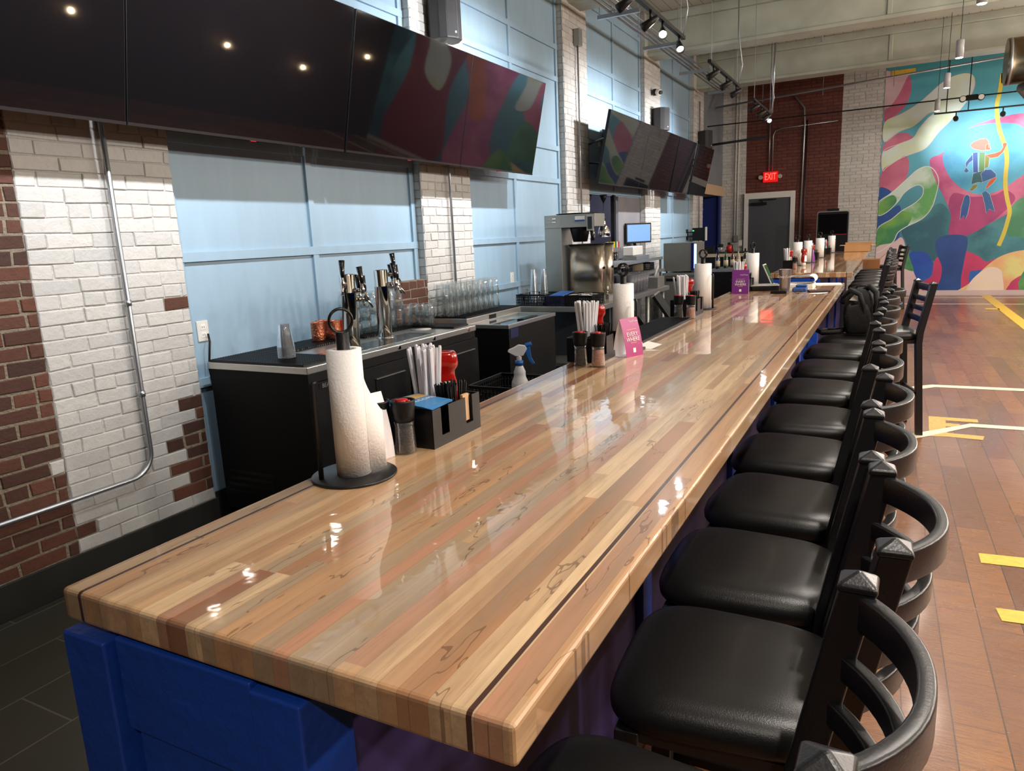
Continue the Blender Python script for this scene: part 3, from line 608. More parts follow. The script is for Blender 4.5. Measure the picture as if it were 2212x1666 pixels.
# ================================================================== BAR STOOLS
def make_stool(bow=0.082):
    t = thing('bar_stool', 'x', 'bar stool')
    ph = 0.1825
    def post_x(z):
        if z > 0.72: k = (z - 0.72) / 0.38; return -0.075 + 0.075 * k
        k = z / 0.72; return -0.03 - 0.045 * k
    for s in (-1, 1):
        b = MB(); r = 0.022
        zs = [0.0, 0.35, 0.68, 0.76, 0.9, 1.0, 1.095]
        vs = []
        for z in zs:
            x = post_x(z); y = s * (ph + (0.012 * (1 - z / 0.72) if z < 0.72 else 0))
            vs += [(x - r, y - r, z), (x + r, y - r, z), (x + r, y + r, z), (x - r, y + r, z)]
        n = len(zs); fs = [(3, 2, 1, 0)]
        for i in range(n - 1):
            for j in range(4): fs.append((i * 4 + j, i * 4 + (j + 1) % 4, i * 4 + 4 + (j + 1) % 4, i * 4 + 4 + j))
        x = post_x(1.095); y = s * ph; q = 0.0236
        k = len(vs)
        vs += [(x - q, y - q, 1.095), (x + q, y - q, 1.095), (x + q, y + q, 1.095), (x - q, y + q, 1.095), (x - q, y - q, 1.105), (x + q, y - q, 1.105), (x + q, y + q, 1.105), (x - q, y + q, 1.105), (x, y, 1.1195)]
        fs += [(k + j, k + (j + 1) % 4, k + 4 + (j + 1) % 4, k + 4 + j) for j in range(4)] + [(k + 4 + j, k + 4 + (j + 1) % 4, k + 8) for j in range(4)] + [(k, k + 3, k + 2, k + 1)]
        b.add(vs, fs); b.build('back_post', M_CHAIR, t, bevel=0.0035)
        # front leg
        b = MB(); v = []
        for z, x, y in ((0.0, -0.435, 0.192), (0.70, -0.395, 0.165)):
            v += [(x - r, s * y - r, z), (x + r, s * y - r, z), (x + r, s * y + r, z), (x - r, s * y + r, z)]
        b.add(v, [(3, 2, 1, 0), (4, 5, 6, 7)] + [(j, (j + 1) % 4, 4 + (j + 1) % 4, 4 + j) for j in range(4)]); b.build('leg', M_CHAIR, t, bevel=0.003)
    # four bowed ladder slats
    for z, h in ((1.068, 0.05), (0.985, 0.036), (0.915, 0.036), (0.842, 0.044)):
        b = MB(); n = 18; vs = []; x0 = post_x(z)
        for i in range(n + 1):
            y = -ph + 2 * ph * i / n; k = 1 - abs(y / ph) ** 2.3; x = x0 + bow * k
            dk = -2.3 * abs(y / ph) ** 1.3 * (1 if y > 0 else -1) / ph * bow
            nn = Vector((1, -dk, 0)).normalized() * 0.0095
            for dz, sg in ((-h / 2, -1), (-h / 2, 1), (h / 2, 1), (h / 2, -1)): vs.append((x + nn.x * sg, y + nn.y * sg, z + dz))
        fs = [(0, 1, 2, 3), (n * 4 + 3, n * 4 + 2, n * 4 + 1, n * 4)]
        for i in range(n):
            for j in range(4): fs.append((i * 4 + j, i * 4 + (j + 1) % 4, i * 4 + 4 + (j + 1) % 4, i * 4 + 4 + j))
        b.add(vs, fs, 0, True); o = b.build('slat', M_CHAIR, t, bevel=0.004)
    # frame under the seat, foot rungs
    b = MB()
    b.box(-0.41, -0.06, -0.175, -0.15, 0.675, 0.70); b.box(-0.41, -0.06, 0.15, 0.175, 0.675, 0.70); b.box(-0.41, -0.385, -0.15, 0.15, 0.675, 0.70); b.box(-0.085, -0.06, -0.15, 0.15, 0.675, 0.70)
    b.build('seat_frame', M_CHAIR, t)
    b = MB(); b.box(-0.43, -0.41, -0.185, 0.185, 0.24, 0.265); b.build('footrest', M_CHAIR, t)
    for s in (-1, 1):
        b = MB(); b.box(-0.42, -0.05, s * 0.182 - 0.008, s * 0.182 + 0.008, 0.30, 0.322); b.build('rung', M_CHAIR, t)
    b = MB(); b.box(-0.06, -0.044, -0.18, 0.18, 0.30, 0.322); b.build('rung', M_CHAIR, t)
    # padded seat: rounded trapezoid, crowned
    b = MB(); nr, na = 9, 48; vs = []
    prof = [(0.0, 0.779), (0.3, 0.779), (0.55, 0.7775), (0.72, 0.774), (0.84, 0.767), (0.92, 0.757), (0.975, 0.744), (1.0, 0.728), (0.995, 0.714), (0.97, 0.705), (0.9, 0.70), (0.0, 0.70)]
    for (s_, z) in prof:
        for j in range(na):
            a = 2 * PI * j / na; c, d = math.cos(a), math.sin(a)
            e = 2 / 4.2; X = abs(c) ** e * (1 if c > 0 else -1); Y = abs(d) ** e * (1 if d > 0 else -1)
            wy = 0.204 - 0.024 * (X + 1) / 2
            dip = 0
            vs.append((-0.245 + 0.203 * X * s_ * (1 if X > 0 else 1.0), wy * Y * s_, z + (dip if z > 0.77 else 0)))
    fs = []
    for i in range(len(prof) - 1):
        for j in range(na): fs.append((i * na + j, i * na + (j + 1) % na, (i + 1) * na + (j + 1) % na, (i + 1) * na + j))
    b.add(vs, fs, 0, True); b.build('seat', M_VINYL, t)
    return t
stool0 = make_stool()
ROW1 = [(-0.017, 0.770, 1.9, 'black bar stool nearest the camera, mostly cut off at the frame bottom'),
 (0.021, 1.262, -3.0, 'black bar stool with its whole seat showing, second along the near bar'),
 (-0.009, 1.690, -0.5, 'black bar stool third along the near bar from the camera'),
 (-0.004, 2.150, 4.2, 'black bar stool fourth along the near bar from the camera'),
 (-0.022, 2.658, 3.2, 'black bar stool fifth along the near bar from the camera'),
 (-0.018, 3.183, -0.5, 'black bar stool sixth along the near bar from the camera'),
 (-0.035, 3.775, 0.9, 'black bar stool seventh along the near bar from the camera'),
 (-0.014, 4.365, 1.2, 'black bar stool two places before the backpack'),
 (-0.012, 4.986, 2.4, 'black bar stool directly before the one with the backpack'),
 (0.03, 5.545, 3.0, 'black bar stool carrying the backpack at the far end of the near bar')]
first = True
G1, G2 = 'bar stools along the near bar', 'bar stools along the farther bar'
for x, y, a, lab in ROW1:
    if first: stool0.location = (x, y, 0); stool0.rotation_euler = (0, 0, math.radians(-a)); tag(stool0, lab, 'bar stool', G1); first = False
    else: dup(stool0, (x, y, 0), math.radians(-a), lab, G1)
nm = ['nearest', 'second', 'third', 'fourth', 'fifth', 'sixth', 'seventh', 'eighth', 'ninth']
for i, y in enumerate((8.55, 9.15, 9.72, 10.3, 10.9, 11.5, 12.1, 12.7, 13.35)):
    dup(stool0, (-0.005 + 0.01 * (i % 3), y, 0), math.radians((-1, 2, 1, -2)[i % 4]), 'black bar stool, %s of the nine tucked under the farther bar' % nm[i] if i else 'black bar stool, closest of the nine tucked under the farther bar', G2)
stool1 = make_stool(0.012); stool1.location = (0.245, 6.05, 0); stool1.rotation_euler = (0, 0, math.radians(14)); tag(stool1, 'black bar stool pulled out alone on the court floor', 'bar stool', 'loose bar stools on the court')
dup(stool1, (0.23, 14.6, 0), math.radians(18), 'small distant black bar stool standing alone near the mural', 'loose bar stools on the court')
# ================================================================== BACK BAR
def loft(b, secs, n=28, e=2.6, mi=0, M=None):
    """stack of superellipse rings (z, rx, ry, cx, cy)"""
    vs = []
    for z, rx, ry, cx, cy in secs:
        for j in range(n):
            a = 2 * PI * j / n; c, d = math.cos(a), math.sin(a)
            v = Vector((cx + rx * abs(c) ** (2 / e) * (1 if c > 0 else -1), cy + ry * abs(d) ** (2 / e) * (1 if d > 0 else -1), z)); vs.append(M @ v if M else v)
    fs = [(i * n + j, i * n + (j + 1) % n, (i + 1) * n + (j + 1) % n, (i + 1) * n + j) for i in range(len(secs) - 1) for j in range(n)]
    b.add(vs, fs, mi, True); o = len(b.v) - len(vs)
    b.f.append([o + j for j in range(n)][::-1]); b.m.append(mi); b.sm.append(False)
    b.f.append([o + (len(secs) - 1) * n + j for j in range(n)]); b.m.append(mi); b.sm.append(False)
    return b
# ---- keg cooler
KX0, KX1, KY0, KY1, KZ = -3.335, -2.60, 2.69, 4.40, 0.95
t = thing('keg_cooler', 'black keg cooler with a stainless top carrying both beer towers', 'cooler', (0, 0, 0))
b = MB(); b.box(KX0, KX1, KY0, KY1, KZ - 0.038, KZ); b.build('steel_top', M_STEEL, t, bevel=0.004)
b = MB(); b.box(KX0 + 0.01, KX1 - 0.006, KY0 + 0.006, KY1 - 0.006, 0.1, KZ - 0.038); b.build('cabinet', M_KEG, t, bevel=0.003)
for ya, yb in ((KY0 + 0.02, 3.54), (3.56, KY1 - 0.02)):
    b = MB(); b.box(KX1 - 0.006, KX1 + 0.022, ya, yb, 0.14, 0.865); d = b.build('door', M_KEG, t, bevel=0.004)
    b = MB(); b.box(KX1 + 0.022, KX1 + 0.026, yb - 0.34, yb - 0.06, 0.60, 0.79); b.build('recess_plate', M_BLACK, d)
    b = MB(); b.box(KX1 + 0.022, KX1 + 0.034, yb - 0.34, yb - 0.06, 0.79, 0.795); b.build('door_handle', M_STEELD, d)
b = MB()
for z in (0.2, 0.24, 0.28, 0.32): b.box(KX0 + 0.05, KX0 + 0.4, KY0 + 0.004, KY0 + 0.0065, z, z + 0.018)
b.build('vent', M_BLACK, t)
b = MB(); b.box(KX1 + 0.0222, KX1 + 0.0236, 2.74, 2.92, 0.826, 0.858); p = b.build('name_plate', M_BLACK, t)
text('lettering', 'BEA', 0.032, T(KX1 + 0.0238, 2.79, 0.842) @ RZ(PI / 2) @ RX(PI / 2), M_STEELD, p)
for y in (3.48, 3.86, 4.30):
    b = MB(); b.tube([(KX1 - 0.001, y, KZ - 0.019), (KX1 + 0.006, y, KZ - 0.019)], 0.011, 12); b.build('bolt', M_CHROME, t)
b = MB(); b.box(KX0 + 0.1, KX1 - 0.1, KY0 + 0.1, KY1 - 0.1, 0, 0.1); b.build('plinth', M_BLACK, t)
b = MB(); b.box(-2.86, -2.655, 3.03, 3.95, KZ + 0.0005, KZ + 0.004)
tag(b.build('drip_tray', mat('drip_tray_steel', srgb(160, 164, 164), 0.2, 1.0), bevel=0.001), 'flat stainless drip tray let into the keg cooler top below the taps', 'drip tray')
def rubber_mat(name, x0, x1, y0, y1, z, label, pitch=0.018, h=0.013):
    b = MB(); k = 0; y = y0
    while y <= y1 + 1e-6: b.box(x0, x1, y - 0.003, y + 0.003, z, z + h); y += pitch
    x = x0
    while x <= x1 + 1e-6: b.box(x - 0.0045, x + 0.0045, y0, y1, z, z + h - 0.002); x += pitch
    return tag(b.build(name, M_MAT), label, 'bar mat', 'black rubber bar mats')
rubber_mat('rubber_mat', -3.32, -2.635, 2.70, 2.99, KZ + 0.001, 'black rubber mat at the near end of the keg cooler under the clear cup stack')
rubber_mat('rubber_mat', -3.32, -3.06, 3.0, 3.64, KZ + 0.001, 'black rubber mat along the blue wall under the copper mugs')
rubber_mat('rubber_mat', -3.32, -3.0, 3.66, 4.19, KZ + 0.001, 'black rubber mat under the inverted beer glasses')
rubber_mat('rubber_mat', -3.22, -2.66, 4.20, 4.39, KZ + 0.001, 'black rubber mat at the far end of the keg cooler')
b = MB(); b.lathe([(0.0, 0), (0.07, 0), (0.072, 0.003), (0.0, 0.004)], n=20); tag(b.build('paper_coaster', M_PAPER, loc=(-2.88, 4.12, KZ + 0.0005)), 'round white coaster lying flat on the steel beside the far tower', 'coaster')
# ---- beer towers
def tower(x, y, taps, label):
    t = thing('beer_tower', label, 'beer tower', (x, y, KZ), 0, 'chrome beer towers')
    b = MB(); b.lathe([(0.060, 0.0), (0.060, 0.006), (0.048, 0.014)], n=28); b.build('flange', M_CHROME, t)
    b = MB(); b.lathe([(0.045, 0.01), (0.045, 0.33), (0.0462, 0.332), (0.0462, 0.336), (0.045, 0.338), (0.045, 0.434), (0.042, 0.439), (0, 0.44)], n=32); b.build('column', M_CHROME, t)
    for a, z in taps:
        a = math.radians(a); d = Vector((math.cos(a), math.sin(a), 0)); o = Vector((0, 0, z))
        b = MB(); b.tube([o + d * 0.03, o + d * 0.06], [0.016, 0.011], 12); b.tube([o + d * 0.055, o + d * 0.075], 0.015, 12); b.tube([o + d * 0.07, o + d * 0.105], 0.010, 12)
        b.lathe([(0.008, z - 0.018), (0.014, z - 0.008), (0.015, z + 0.008), (0.010, z + 0.02), (0.007, z + 0.045)], d.x * 0.105, d.y * 0.105, 12)
        b.tube([o + d * 0.105, o + d * 0.125 + Vector((0, 0, -0.02)), o + d * 0.145 + Vector((0, 0, -0.055))], 0.008, 10)
        f = b.build('faucet', M_CHROME, t)
        p = o + d * 0.105; b = MB(); b.tube([p + Vector((0, 0, 0.04)), p - d * 0.002 + Vector((0, 0, 0.06)), p - d * 0.012 + Vector((0, 0, 0.135))], [0.008, 0.0125, 0.018], 12); b.build('tap_handle', mat('gloss_black', srgb(12, 12, 14), 0.15, coat=1), f)
tower(-2.76, 3.245, ((-62, 0.385), (2, 0.345), (62, 0.29), (92, 0.30)), 'chrome beer tower nearer the camera, with four black tap handles')
tower(-2.88, 3.715, ((5, 0.345), (68, 0.405), (40, 0.33), (85, 0.335)), 'chrome beer tower farther along the keg cooler, with four black handles')
# ---- cups, mugs, glasses
def clear_cup(label, r0=0.030, r1=0.046, h=0.125, name='plastic_cup'):
    b = MB(); b.lathe([(r1 + 0.0015, 0.0), (r1 + 0.0015, 0.004), (r1, 0.004), (r0, h), (0.0, h), (0.0, h - 0.0015), (r0 - 0.0012, h - 0.0015), (r1 - 0.0012, 0.002)], n=24)
    return tag(b.build(name, M_CLEAR), label, 'cup')
c0 = clear_cup('clear plastic cup in the inverted stack standing alone on the rubber mat'); c0['group'] = 'stacked clear cups on the mat'
for i in range(9):
    c = c0 if i == 0 else c0.copy()
    if i: COL.objects.link(c)
    c.location = (-2.90, 2.86, KZ + 0.0145 + i * 0.0075)
b = MB(); b.lathe([(0.036, 0), (0.040, 0.004), (0.041, 0.04), (0.041, 0.115), (0.0425, 0.118), (0.039, 0.118), (0.038, 0.01), (0, 0.008)], n=32); m0 = b.build('copper_mug', M_COPPER)
tag(m0, 'hammered copper mug', 'mug')
for i, (x, y, lab) in enumerate(((-3.19, 3.43, 'hammered copper mug nearest the camera against the blue wall'), (-3.14, 3.535, 'hammered copper mug seen through the black towel ring'), (-3.1, 3.60, 'hammered copper mug just right of the near beer tower'), (-3.24, 3.53, 'hammered copper mug at the back of the mugs'))):
    c = m0 if i == 0 else m0.copy()
    if i: COL.objects.link(c)
    c.location = (x, y, KZ + 0.0145); tag(c, lab, 'mug', 'copper mugs')
def glass_mesh(name, r0, r1, h, up=False, thick=0.0035):
    pr = [(r1, 0.0), (r0, h - 0.008), (r0 - 0.006, h), (0, h), (0, h - 0.012), (r0 - thick - 0.002, h - 0.014), (r1 - 0.0025, 0.0)]
    b = MB(); b.lathe(pr, n=20); return b.build(name, M_GLASS)
used = {}
def glass(kind, x, y, z, label, group):
    sp = {'pint_glass': (0.030, 0.043, 0.148), 'rocks_glass': (0.030, 0.041, 0.098), 'tumbler': (0.029, 0.040, 0.12)}[kind]
    if kind not in used: used[kind] = glass_mesh(kind, *sp); c = used[kind]
    else: c = used[kind].copy(); COL.objects.link(c)
    c.location = (x, y, z); tag(c, label, 'glass', group)
Z0 = KZ + 0.0145
for i in range(2):
    for j in range(2):
        for k in range(3): glass('tumbler', -3.22 + 0.095 * i, 3.73 + 0.1 * j, Z0 + k * 0.085 * 1.0, 'inverted tumbler in the three high stacks between the two beer towers', 'tumblers between the towers')
for i in range(2):
    for j in range(4):
        for k in range(2): glass('pint_glass', -3.22 + 0.095 * i, 3.93 + 0.098 * j - 0.02 * i, Z0 + k * 0.118, 'inverted pint glass in the two high stacks behind the far beer tower', 'pint glasses behind the far tower')
for x, y in ((-3.05, 4.24), (-2.97, 4.30), (-3.06, 4.34), (-2.88, 4.28), (-2.97, 4.375)):
    for k in range(2): glass('rocks_glass', x - 0.03, y - 0.0, KZ + 0.0145 + k * 0.05, 'inverted rocks glass in the short stacks at the end of the pint glasses', 'short rocks glasses')
# ---- ice bin and drainboard
t = thing('ice_bin', 'black ice bin with a steel rim and sliding glass lid beyond the keg cooler', 'ice bin', (0, 0, 0))
b = MB(); b.box(-2.98, -2.605, 4.91, 5.79, 0.1, 0.855); b.build('cabinet', M_KEG, t, bevel=0.003)
b = MB(); b.box(-2.985, -2.955, 4.90, 5.80, 0.855, 0.885); b.box(-2.63, -2.60, 4.90, 5.80, 0.855, 0.885); b.box(-2.955, -2.63, 4.90, 4.93, 0.855, 0.885); b.box(-2.955, -2.63, 5.77, 5.80, 0.855, 0.885); b.build('rim', M_STEEL, t, bevel=0.002)
b = MB(); b.box(-2.955, -2.63, 4.93, 5.77, 0.856, 0.858); b.build('ice_tray', mat('ice_blue', srgb(150, 190, 205), 0.15, 0.2), t)
b = MB(); b.box(-2.955, -2.63, 4.93, 5.35, 0.872, 0.877); b.build('sliding_lid', mat('tinted_glass', srgb(120, 140, 150), 0.04, 0.6), t)
b = MB(); b.box(-2.70, -2.64, 5.25, 5.52, 0.878, 0.892); b.build('scoop_holder', M_BLACK, t, bevel=0.003)
b = MB(); b.box(-2.6045, -2.6025, 4.935, 5.07, 0.775, 0.85); b.build('badge', mat('dark_blue_badge', srgb(40, 44, 84), 0.4), t)
b = MB(); b.box(-2.9, -2.7, 5.0, 5.7, 0, 0.1); b.build('plinth', M_BLACK, t)
t = thing('drainboard', 'stainless drainboard stand holding upright rows of glasses by the second pier', 'drainboard', (0, 0, 0))
b = MB(); b.box(-3.335, -2.995, 4.93, 5.90, 0.87, 0.925); b.build('steel_top', M_STEEL, t, bevel=0.003)
for x in (-3.3, -3.03):
    for y in (4.97, 5.86): b = MB(); b.cyl(x, y, 0, 0.87, 0.02, 12); b.build('leg', M_STEELD, t)
b = MB(); b.box(-2.9945, -2.992, 5.3, 5.42, 0.88, 0.915); b.build('badge', M_BLACK, t)
rubber_mat('rubber_mat', -3.33, -3.01, 4.94, 5.89, 0.9255, 'black rubber mat on the drainboard under the tall rows of glasses', 0.02)
for j in range(9):
    for i in range(2):
        for k in range(2):
            glass('pint_glass', -3.275 + 0.092 * i, 4.99 + 0.096 * j, 0.939 + k * 0.12, 'inverted pint glass in the long double rows on the drainboard', 'pint glasses on the drainboard')
# ---- steel work counter with baskets, brewer, tea urns
t = thing('steel_counter', 'stainless work counter under the coffee brewer', 'counter', (0, 0, 0))
b = MB(); b.box(-3.34, -2.34, 6.12, 8.6, 0.85, 0.90); b.build('counter_top', M_STEEL, t, bevel=0.003)
b = MB(); b.box(-3.3, -2.4, 6.3, 8.5, 0.3, 0.33); b.build('shelf', M_STEELD, t)
for x in (-3.28, -2.4):
    for y in (6.2, 7.9, 8.52): b = MB(); b.cyl(x, y, 0, 0.85, 0.022, 12); b.build('leg', M_STEELD, t)
t = thing('undercounter_drawers', 'dark steel drawers below the far part of the work counter', 'cabinet', (0, 0, 0))
b = MB(); b.box(-3.2, -2.44, 6.75, 7.75, 0.335, 0.84); b.build('carcass', mat('drawer_grey', srgb(84, 88, 92), 0.4, 0.4), t)
for k in range(2):
    b = MB(); b.box(-2.439, -2.425, 6.8 + k * 0.46, 7.22 + k * 0.46, 0.36, 0.82); d = b.build('door', mat('drawer_grey', None), t, bevel=0.003)
    b = MB(); b.tube([(-2.41, 7.18 + k * 0.1, 0.45), (-2.41, 7.18 + k * 0.1, 0.75)], 0.008, 8); b.build('door_handle', M_STEEL, d)
def basket(x0, x1, y0, y1, z, h, m, label, slot=None):
    t = thing('plastic_basket', label, 'basket', ((x0 + x1) / 2, (y0 + y1) / 2, z), 0, 'slatted plastic baskets')
    a, c = (x1 - x0) / 2, (y1 - y0) / 2; b = MB()
    b.box(-a * .93, a * .93, -c * .93, c * .93, 0.0, 0.004)
    def side(fn, L):
        n = max(4, int(L / 0.017))
        for i in range(n + 1): u = -L / 2 + L * i / n; fn(b, u - 0.003, u + 0.003, 0, h - 0.012)
        for z_ in (0.0, 0.25, 0.5, 0.75): fn(b, -L / 2, L / 2, z_ * h, z_ * h + 0.005)
        fn(b, -L / 2, L / 2, h - 0.014, h)
    side(lambda b, u0, u1, a0, a1: b.box(u0, u1, -c, -c + 0.003, a0, a1), 2 * a); side(lambda b, u0, u1, a0, a1: b.box(u0, u1, c - 0.003, c, a0, a1), 2 * a)
    side(lambda b, u0, u1, a0, a1: b.box(-a, -a + 0.003, u0, u1, a0, a1), 2 * c); side(lambda b, u0, u1, a0, a1: b.box(a - 0.003, a, u0, u1, a0, a1), 2 * c)
    b.build('weave', m, t)
    b = MB(); b.box(-a - .004, a + .004, -c - .004, -c, h - .006, h); b.box(-a - .004, a + .004, c, c + .004, h - .006, h); b.box(-a - .004, -a, -c, c, h - .006, h); b.box(a, a + .004, -c, c, h - .006, h); b.build('rim', m, t)
    return t
M_NAVYP = mat('navy_plastic', srgb(26, 32, 62), 0.45)
basket(-3.17, -2.87, 6.16, 6.50, 0.9, 0.11, M_BLACK, 'black perforated basket of clear cups and cutlery on the steel counter')
basket(-2.86, -2.67, 6.16, 6.50, 0.9, 0.095, M_NAVYP, 'navy basket with a blue tray, middle of the three on the steel counter')
basket(-2.66, -2.40, 6.16, 6.50, 0.9, 0.10, M_BLACK, 'black patterned basket of white packets nearest the counter corner')
b = MB(); b.prism([(-0.08, 0), (0.06, 0), (0.09, 0.2), (-0.05, 0.22)], lambda a, c, d: (a, c, d + c * 0.12), 0, 0.006); tag(b.build('blue_tray', mat('bright_blue_plastic', srgb(66, 122, 208), 0.35), loc=(-2.77, 6.22, 0.99)), 'bright blue plastic tray lying across the navy basket', 'tray')
rnd = random.Random(5)
for i in range(12):
    M_ = T(-2.62 + rnd.random() * 0.17, 6.2 + rnd.random() * 0.24, 0.985 + rnd.random() * 0.02) @ RZ(rnd.random() * 3) @ RX(rnd.random() * 0.4 - .2)
    b = MB(); b.box(-0.035, 0.035, -0.02, 0.02, 0, 0.004, 0, M_); tag(b.build('sugar_packet', M_PAPER), 'white packet lying loose on top of the patterned black basket', 'packet', 'white packets in the patterned basket')
for k in range(5):
    for x, y in ((-3.08, 6.38), (-3.0, 6.44)):
        c = c0.copy(); COL.objects.link(c); c.scale = (0.9, 0.9, 1.7); c.location = (x, y, 0.905 + k * 0.03); tag(c, 'tall clear cup in the twin stacks standing in the black perforated basket', 'cup', 'tall clear cups in the basket')
for x, y in ((-2.95, 6.24), (-2.91, 6.30), (-2.99, 6.24)):
    glass('rocks_glass', x, y, 0.905, 'short clear tumbler at the edge of the perforated basket', 'short tumblers in the basket')
for i in range(5):
    b = MB(); b.tube([(-3.12 + i * 0.012, 6.22, 0.93), (-3.13 + i * 0.016, 6.23, 1.06)], [0.003, 0.006], 6); tag(b.build('spoon', M_CHROME), 'metal spoon standing in the perforated basket', 'spoon', 'spoons in the basket')
# coffee brewer
t = thing('coffee_brewer', 'tall stainless coffee brewer with a black funnel and small lit display', 'coffee brewer', (0, 0, 0))
b = MB(); b.box(-3.05, -2.87, 6.60, 6.88, 0.901, 1.62); b.build('column', M_STEELD, t, bevel=0.004)
b = MB(); b.box(-3.05, -2.52, 6.60, 6.88, 1.62, 1.745); b.build('head', M_STEELD, t, bevel=0.004)
b = MB(); b.box(-2.60, -2.53, 6.594, 6.599, 1.585, 1.735); d = b.build('display_panel', mat('pale_panel', srgb(196, 200, 190), 0.4), t)
b = MB(); b.box(-2.588, -2.545, 6.590, 6.5935, 1.60, 1.715); b.build('screen', mat('lit_lcd', srgb(30, 40, 46), 0.2), d)
b = MB(); b.box(-2.58, -2.555, 6.5885, 6.5895, 1.64, 1.70); b.build('lit_digits', mat('lit_lcd', srgb(150, 190, 200), 0.3, emit=srgb(190, 220, 225), estr=0.5), d)
b = MB(); b.box(-2.72, -2.62, 6.594, 6.599, 1.675, 1.725); p = b.build('label_plate', M_PAPER, t)
b = MB(); b.box(-2.72, -2.62, 6.5925, 6.5938, 1.675, 1.69); b.build('label_band', mat('label_blue', srgb(40, 84, 150), 0.5), p)
b = MB()
for i in range(2):
    for j in range(2): b.box(-3.02 + i * 0.055, -2.98 + i * 0.055, 6.597, 6.5995, 1.675 + j * 0.032, 1.682 + j * 0.032)
b.build('vent', M_CHROME, t)
b = MB(); b.lathe([(0.07, 1.48), (0.098, 1.60), (0.10, 1.62)], -2.72, 6.72, 24); f = b.build('brew_funnel', M_BLACK, t)
b = MB(); b.tube([(-2.64, 6.68, 1.60), (-2.575, 6.63, 1.61), (-2.555, 6.615, 1.56), (-2.545, 6.61, 1.49)], 0.017, 10); b.build('funnel_handle', M_BLACK, f)
b = MB(); b.lathe([(0.0, 0), (0.2, 0.0), (0.215, 0.008), (0.21, 0.01), (0.195, 0.003), (0, 0.003)], n=36); tag(b.build('round_tray', M_BLACK, loc=(-2.80, 6.85, 1.749)), 'round black serving tray lying on top of the coffee brewer', 'tray')
def urn(x, y, label):
    t = thing('tea_urn', label, 'beverage urn', (x, y, 0.90), 0, 'stainless tea urns')
    b = MB(); loft(b, [(0.05, 0.18, 0.08, 0, 0), (0.545, 0.18, 0.08, 0, 0)], 36, 3.2); b.build('tank', mat('urn_steel', srgb(200, 190, 174), 0.26, 0.9, var=0.08, vscale=3), t)
    b = MB(); loft(b, [(0.545, 0.185, 0.084, 0, 0), (0.557, 0.185, 0.084, 0, 0)], 36, 3.2); b.build('lid', M_BLACK, t)
    b = MB(); b.box(-0.16, 0.16, -0.07, 0.07, 0.0, 0.05); b.build('stand', M_STEEL, t, bevel=0.004)
    b = MB(); b.tube([(0.17, 0, 0.09), (0.205, 0, 0.09), (0.21, 0, 0.06)], 0.01, 8); s = b.build('spigot', M_CHROME, t)
    b = MB(); b.lathe([(0.0, 0), (0.018, 0.0), (0.022, 0.01), (0.0, 0.012)], 0, 0, 14, 0, T(0.205, 0, 0.12) @ RY(PI / 2)); b.build('spigot_knob', M_WHITE, s)
    b = MB(); b.tube([(0.18, -0.02, 0.32), (0.195, -0.02, 0.32)], 0.012, 8); b.build('clip', M_BLACK, t)
urn(-2.665, 6.75, 'stainless tea urn nearer the camera, its broad side under the coffee funnel')
urn(-2.645, 6.945, 'stainless tea urn standing just behind the nearer urn')
# soda dispenser
t = thing('soda_dispenser', 'soda dispenser with a row of bright flavour tags', 'soda dispenser', (0, 0, 0))
b = MB(); b.box(-3.2, -2.92, 7.84, 8.2, 0.905, 1.33); b.build('cabinet', M_BLACK, t, bevel=0.006)
b = MB(); b.box(-3.25, -2.82, 7.8, 8.24, 1.33, 1.38); b.build('steel_head', M_STEEL, t, bevel=0.003)
for i, c in enumerate(((240, 236, 220), (230, 90, 80), (240, 210, 60), (120, 190, 60), (246, 220, 70), (30, 120, 60), (236, 234, 228), (210, 40, 40))):
    b = MB(); b.box(-2.86, -2.835, 7.81 + i * 0.053, 7.855 + i * 0.053, 1.382, 1.45); b.build('flavour_tag', mat('tag_%s' % ['cream', 'coral', 'yellow', 'lime', 'gold', 'green', 'white', 'red'][i], srgb(*c), 0.4), t)
for i in range(6):
    b = MB(); b.tube([(-2.86, 7.86 + i * 0.065, 1.33), (-2.85, 7.86 + i * 0.065, 1.25)], 0.009, 8); b.build('nozzle', M_CHROME, t)
b = MB(); b.box(-3.0, -2.78, 7.8, 8.24, 0.905, 0.93); b.build('drip_tray', M_STEELD, t)
# pitchers of clear plastic cups on the counter edge
b = MB(); b.lathe([(0.033, 0), (0.05, 0.2), (0.0515, 0.2), (0.0345, -0.0), (0, 0)], n=20); q0 = b.build('water_tumbler', mat('frosted_plastic', (0.80, 0.82, 0.95, 1), 0.25, trans=0.85, ior=1.3)); k = 0
for i in range(3):
    for j in range(6):
        c = q0 if k == 0 else q0.copy()
        if k: COL.objects.link(c)
        k += 1; c.location = (-2.66 + 0.105 * i, 7.42 + 0.107 * j - (0.0 if i else 0.0), 0.902); tag(c, 'frosted clear tumbler in the rows behind the second paper towel roll', 'tumbler', 'frosted tumblers on the counter')
b = MB(); b.box(-0.09, 0.09, -0.14, 0.14, 0.0, 0.12); b.box(-0.08, 0.08, -0.13, 0.13, 0.12, 0.121)
t = thing('ice_pan', 'grey steel pan holding a white scoop on the counter', 'pan', (-2.46, 8.35, 0.902))
b.build('pan', M_STEELD, t, bevel=0.004); b = MB(); b.tube([(0, 0.02, 0.1), (0.03, 0.06, 0.24)], [0.012, 0.016], 10); b.build('scoop_handle', M_WHITE, t)
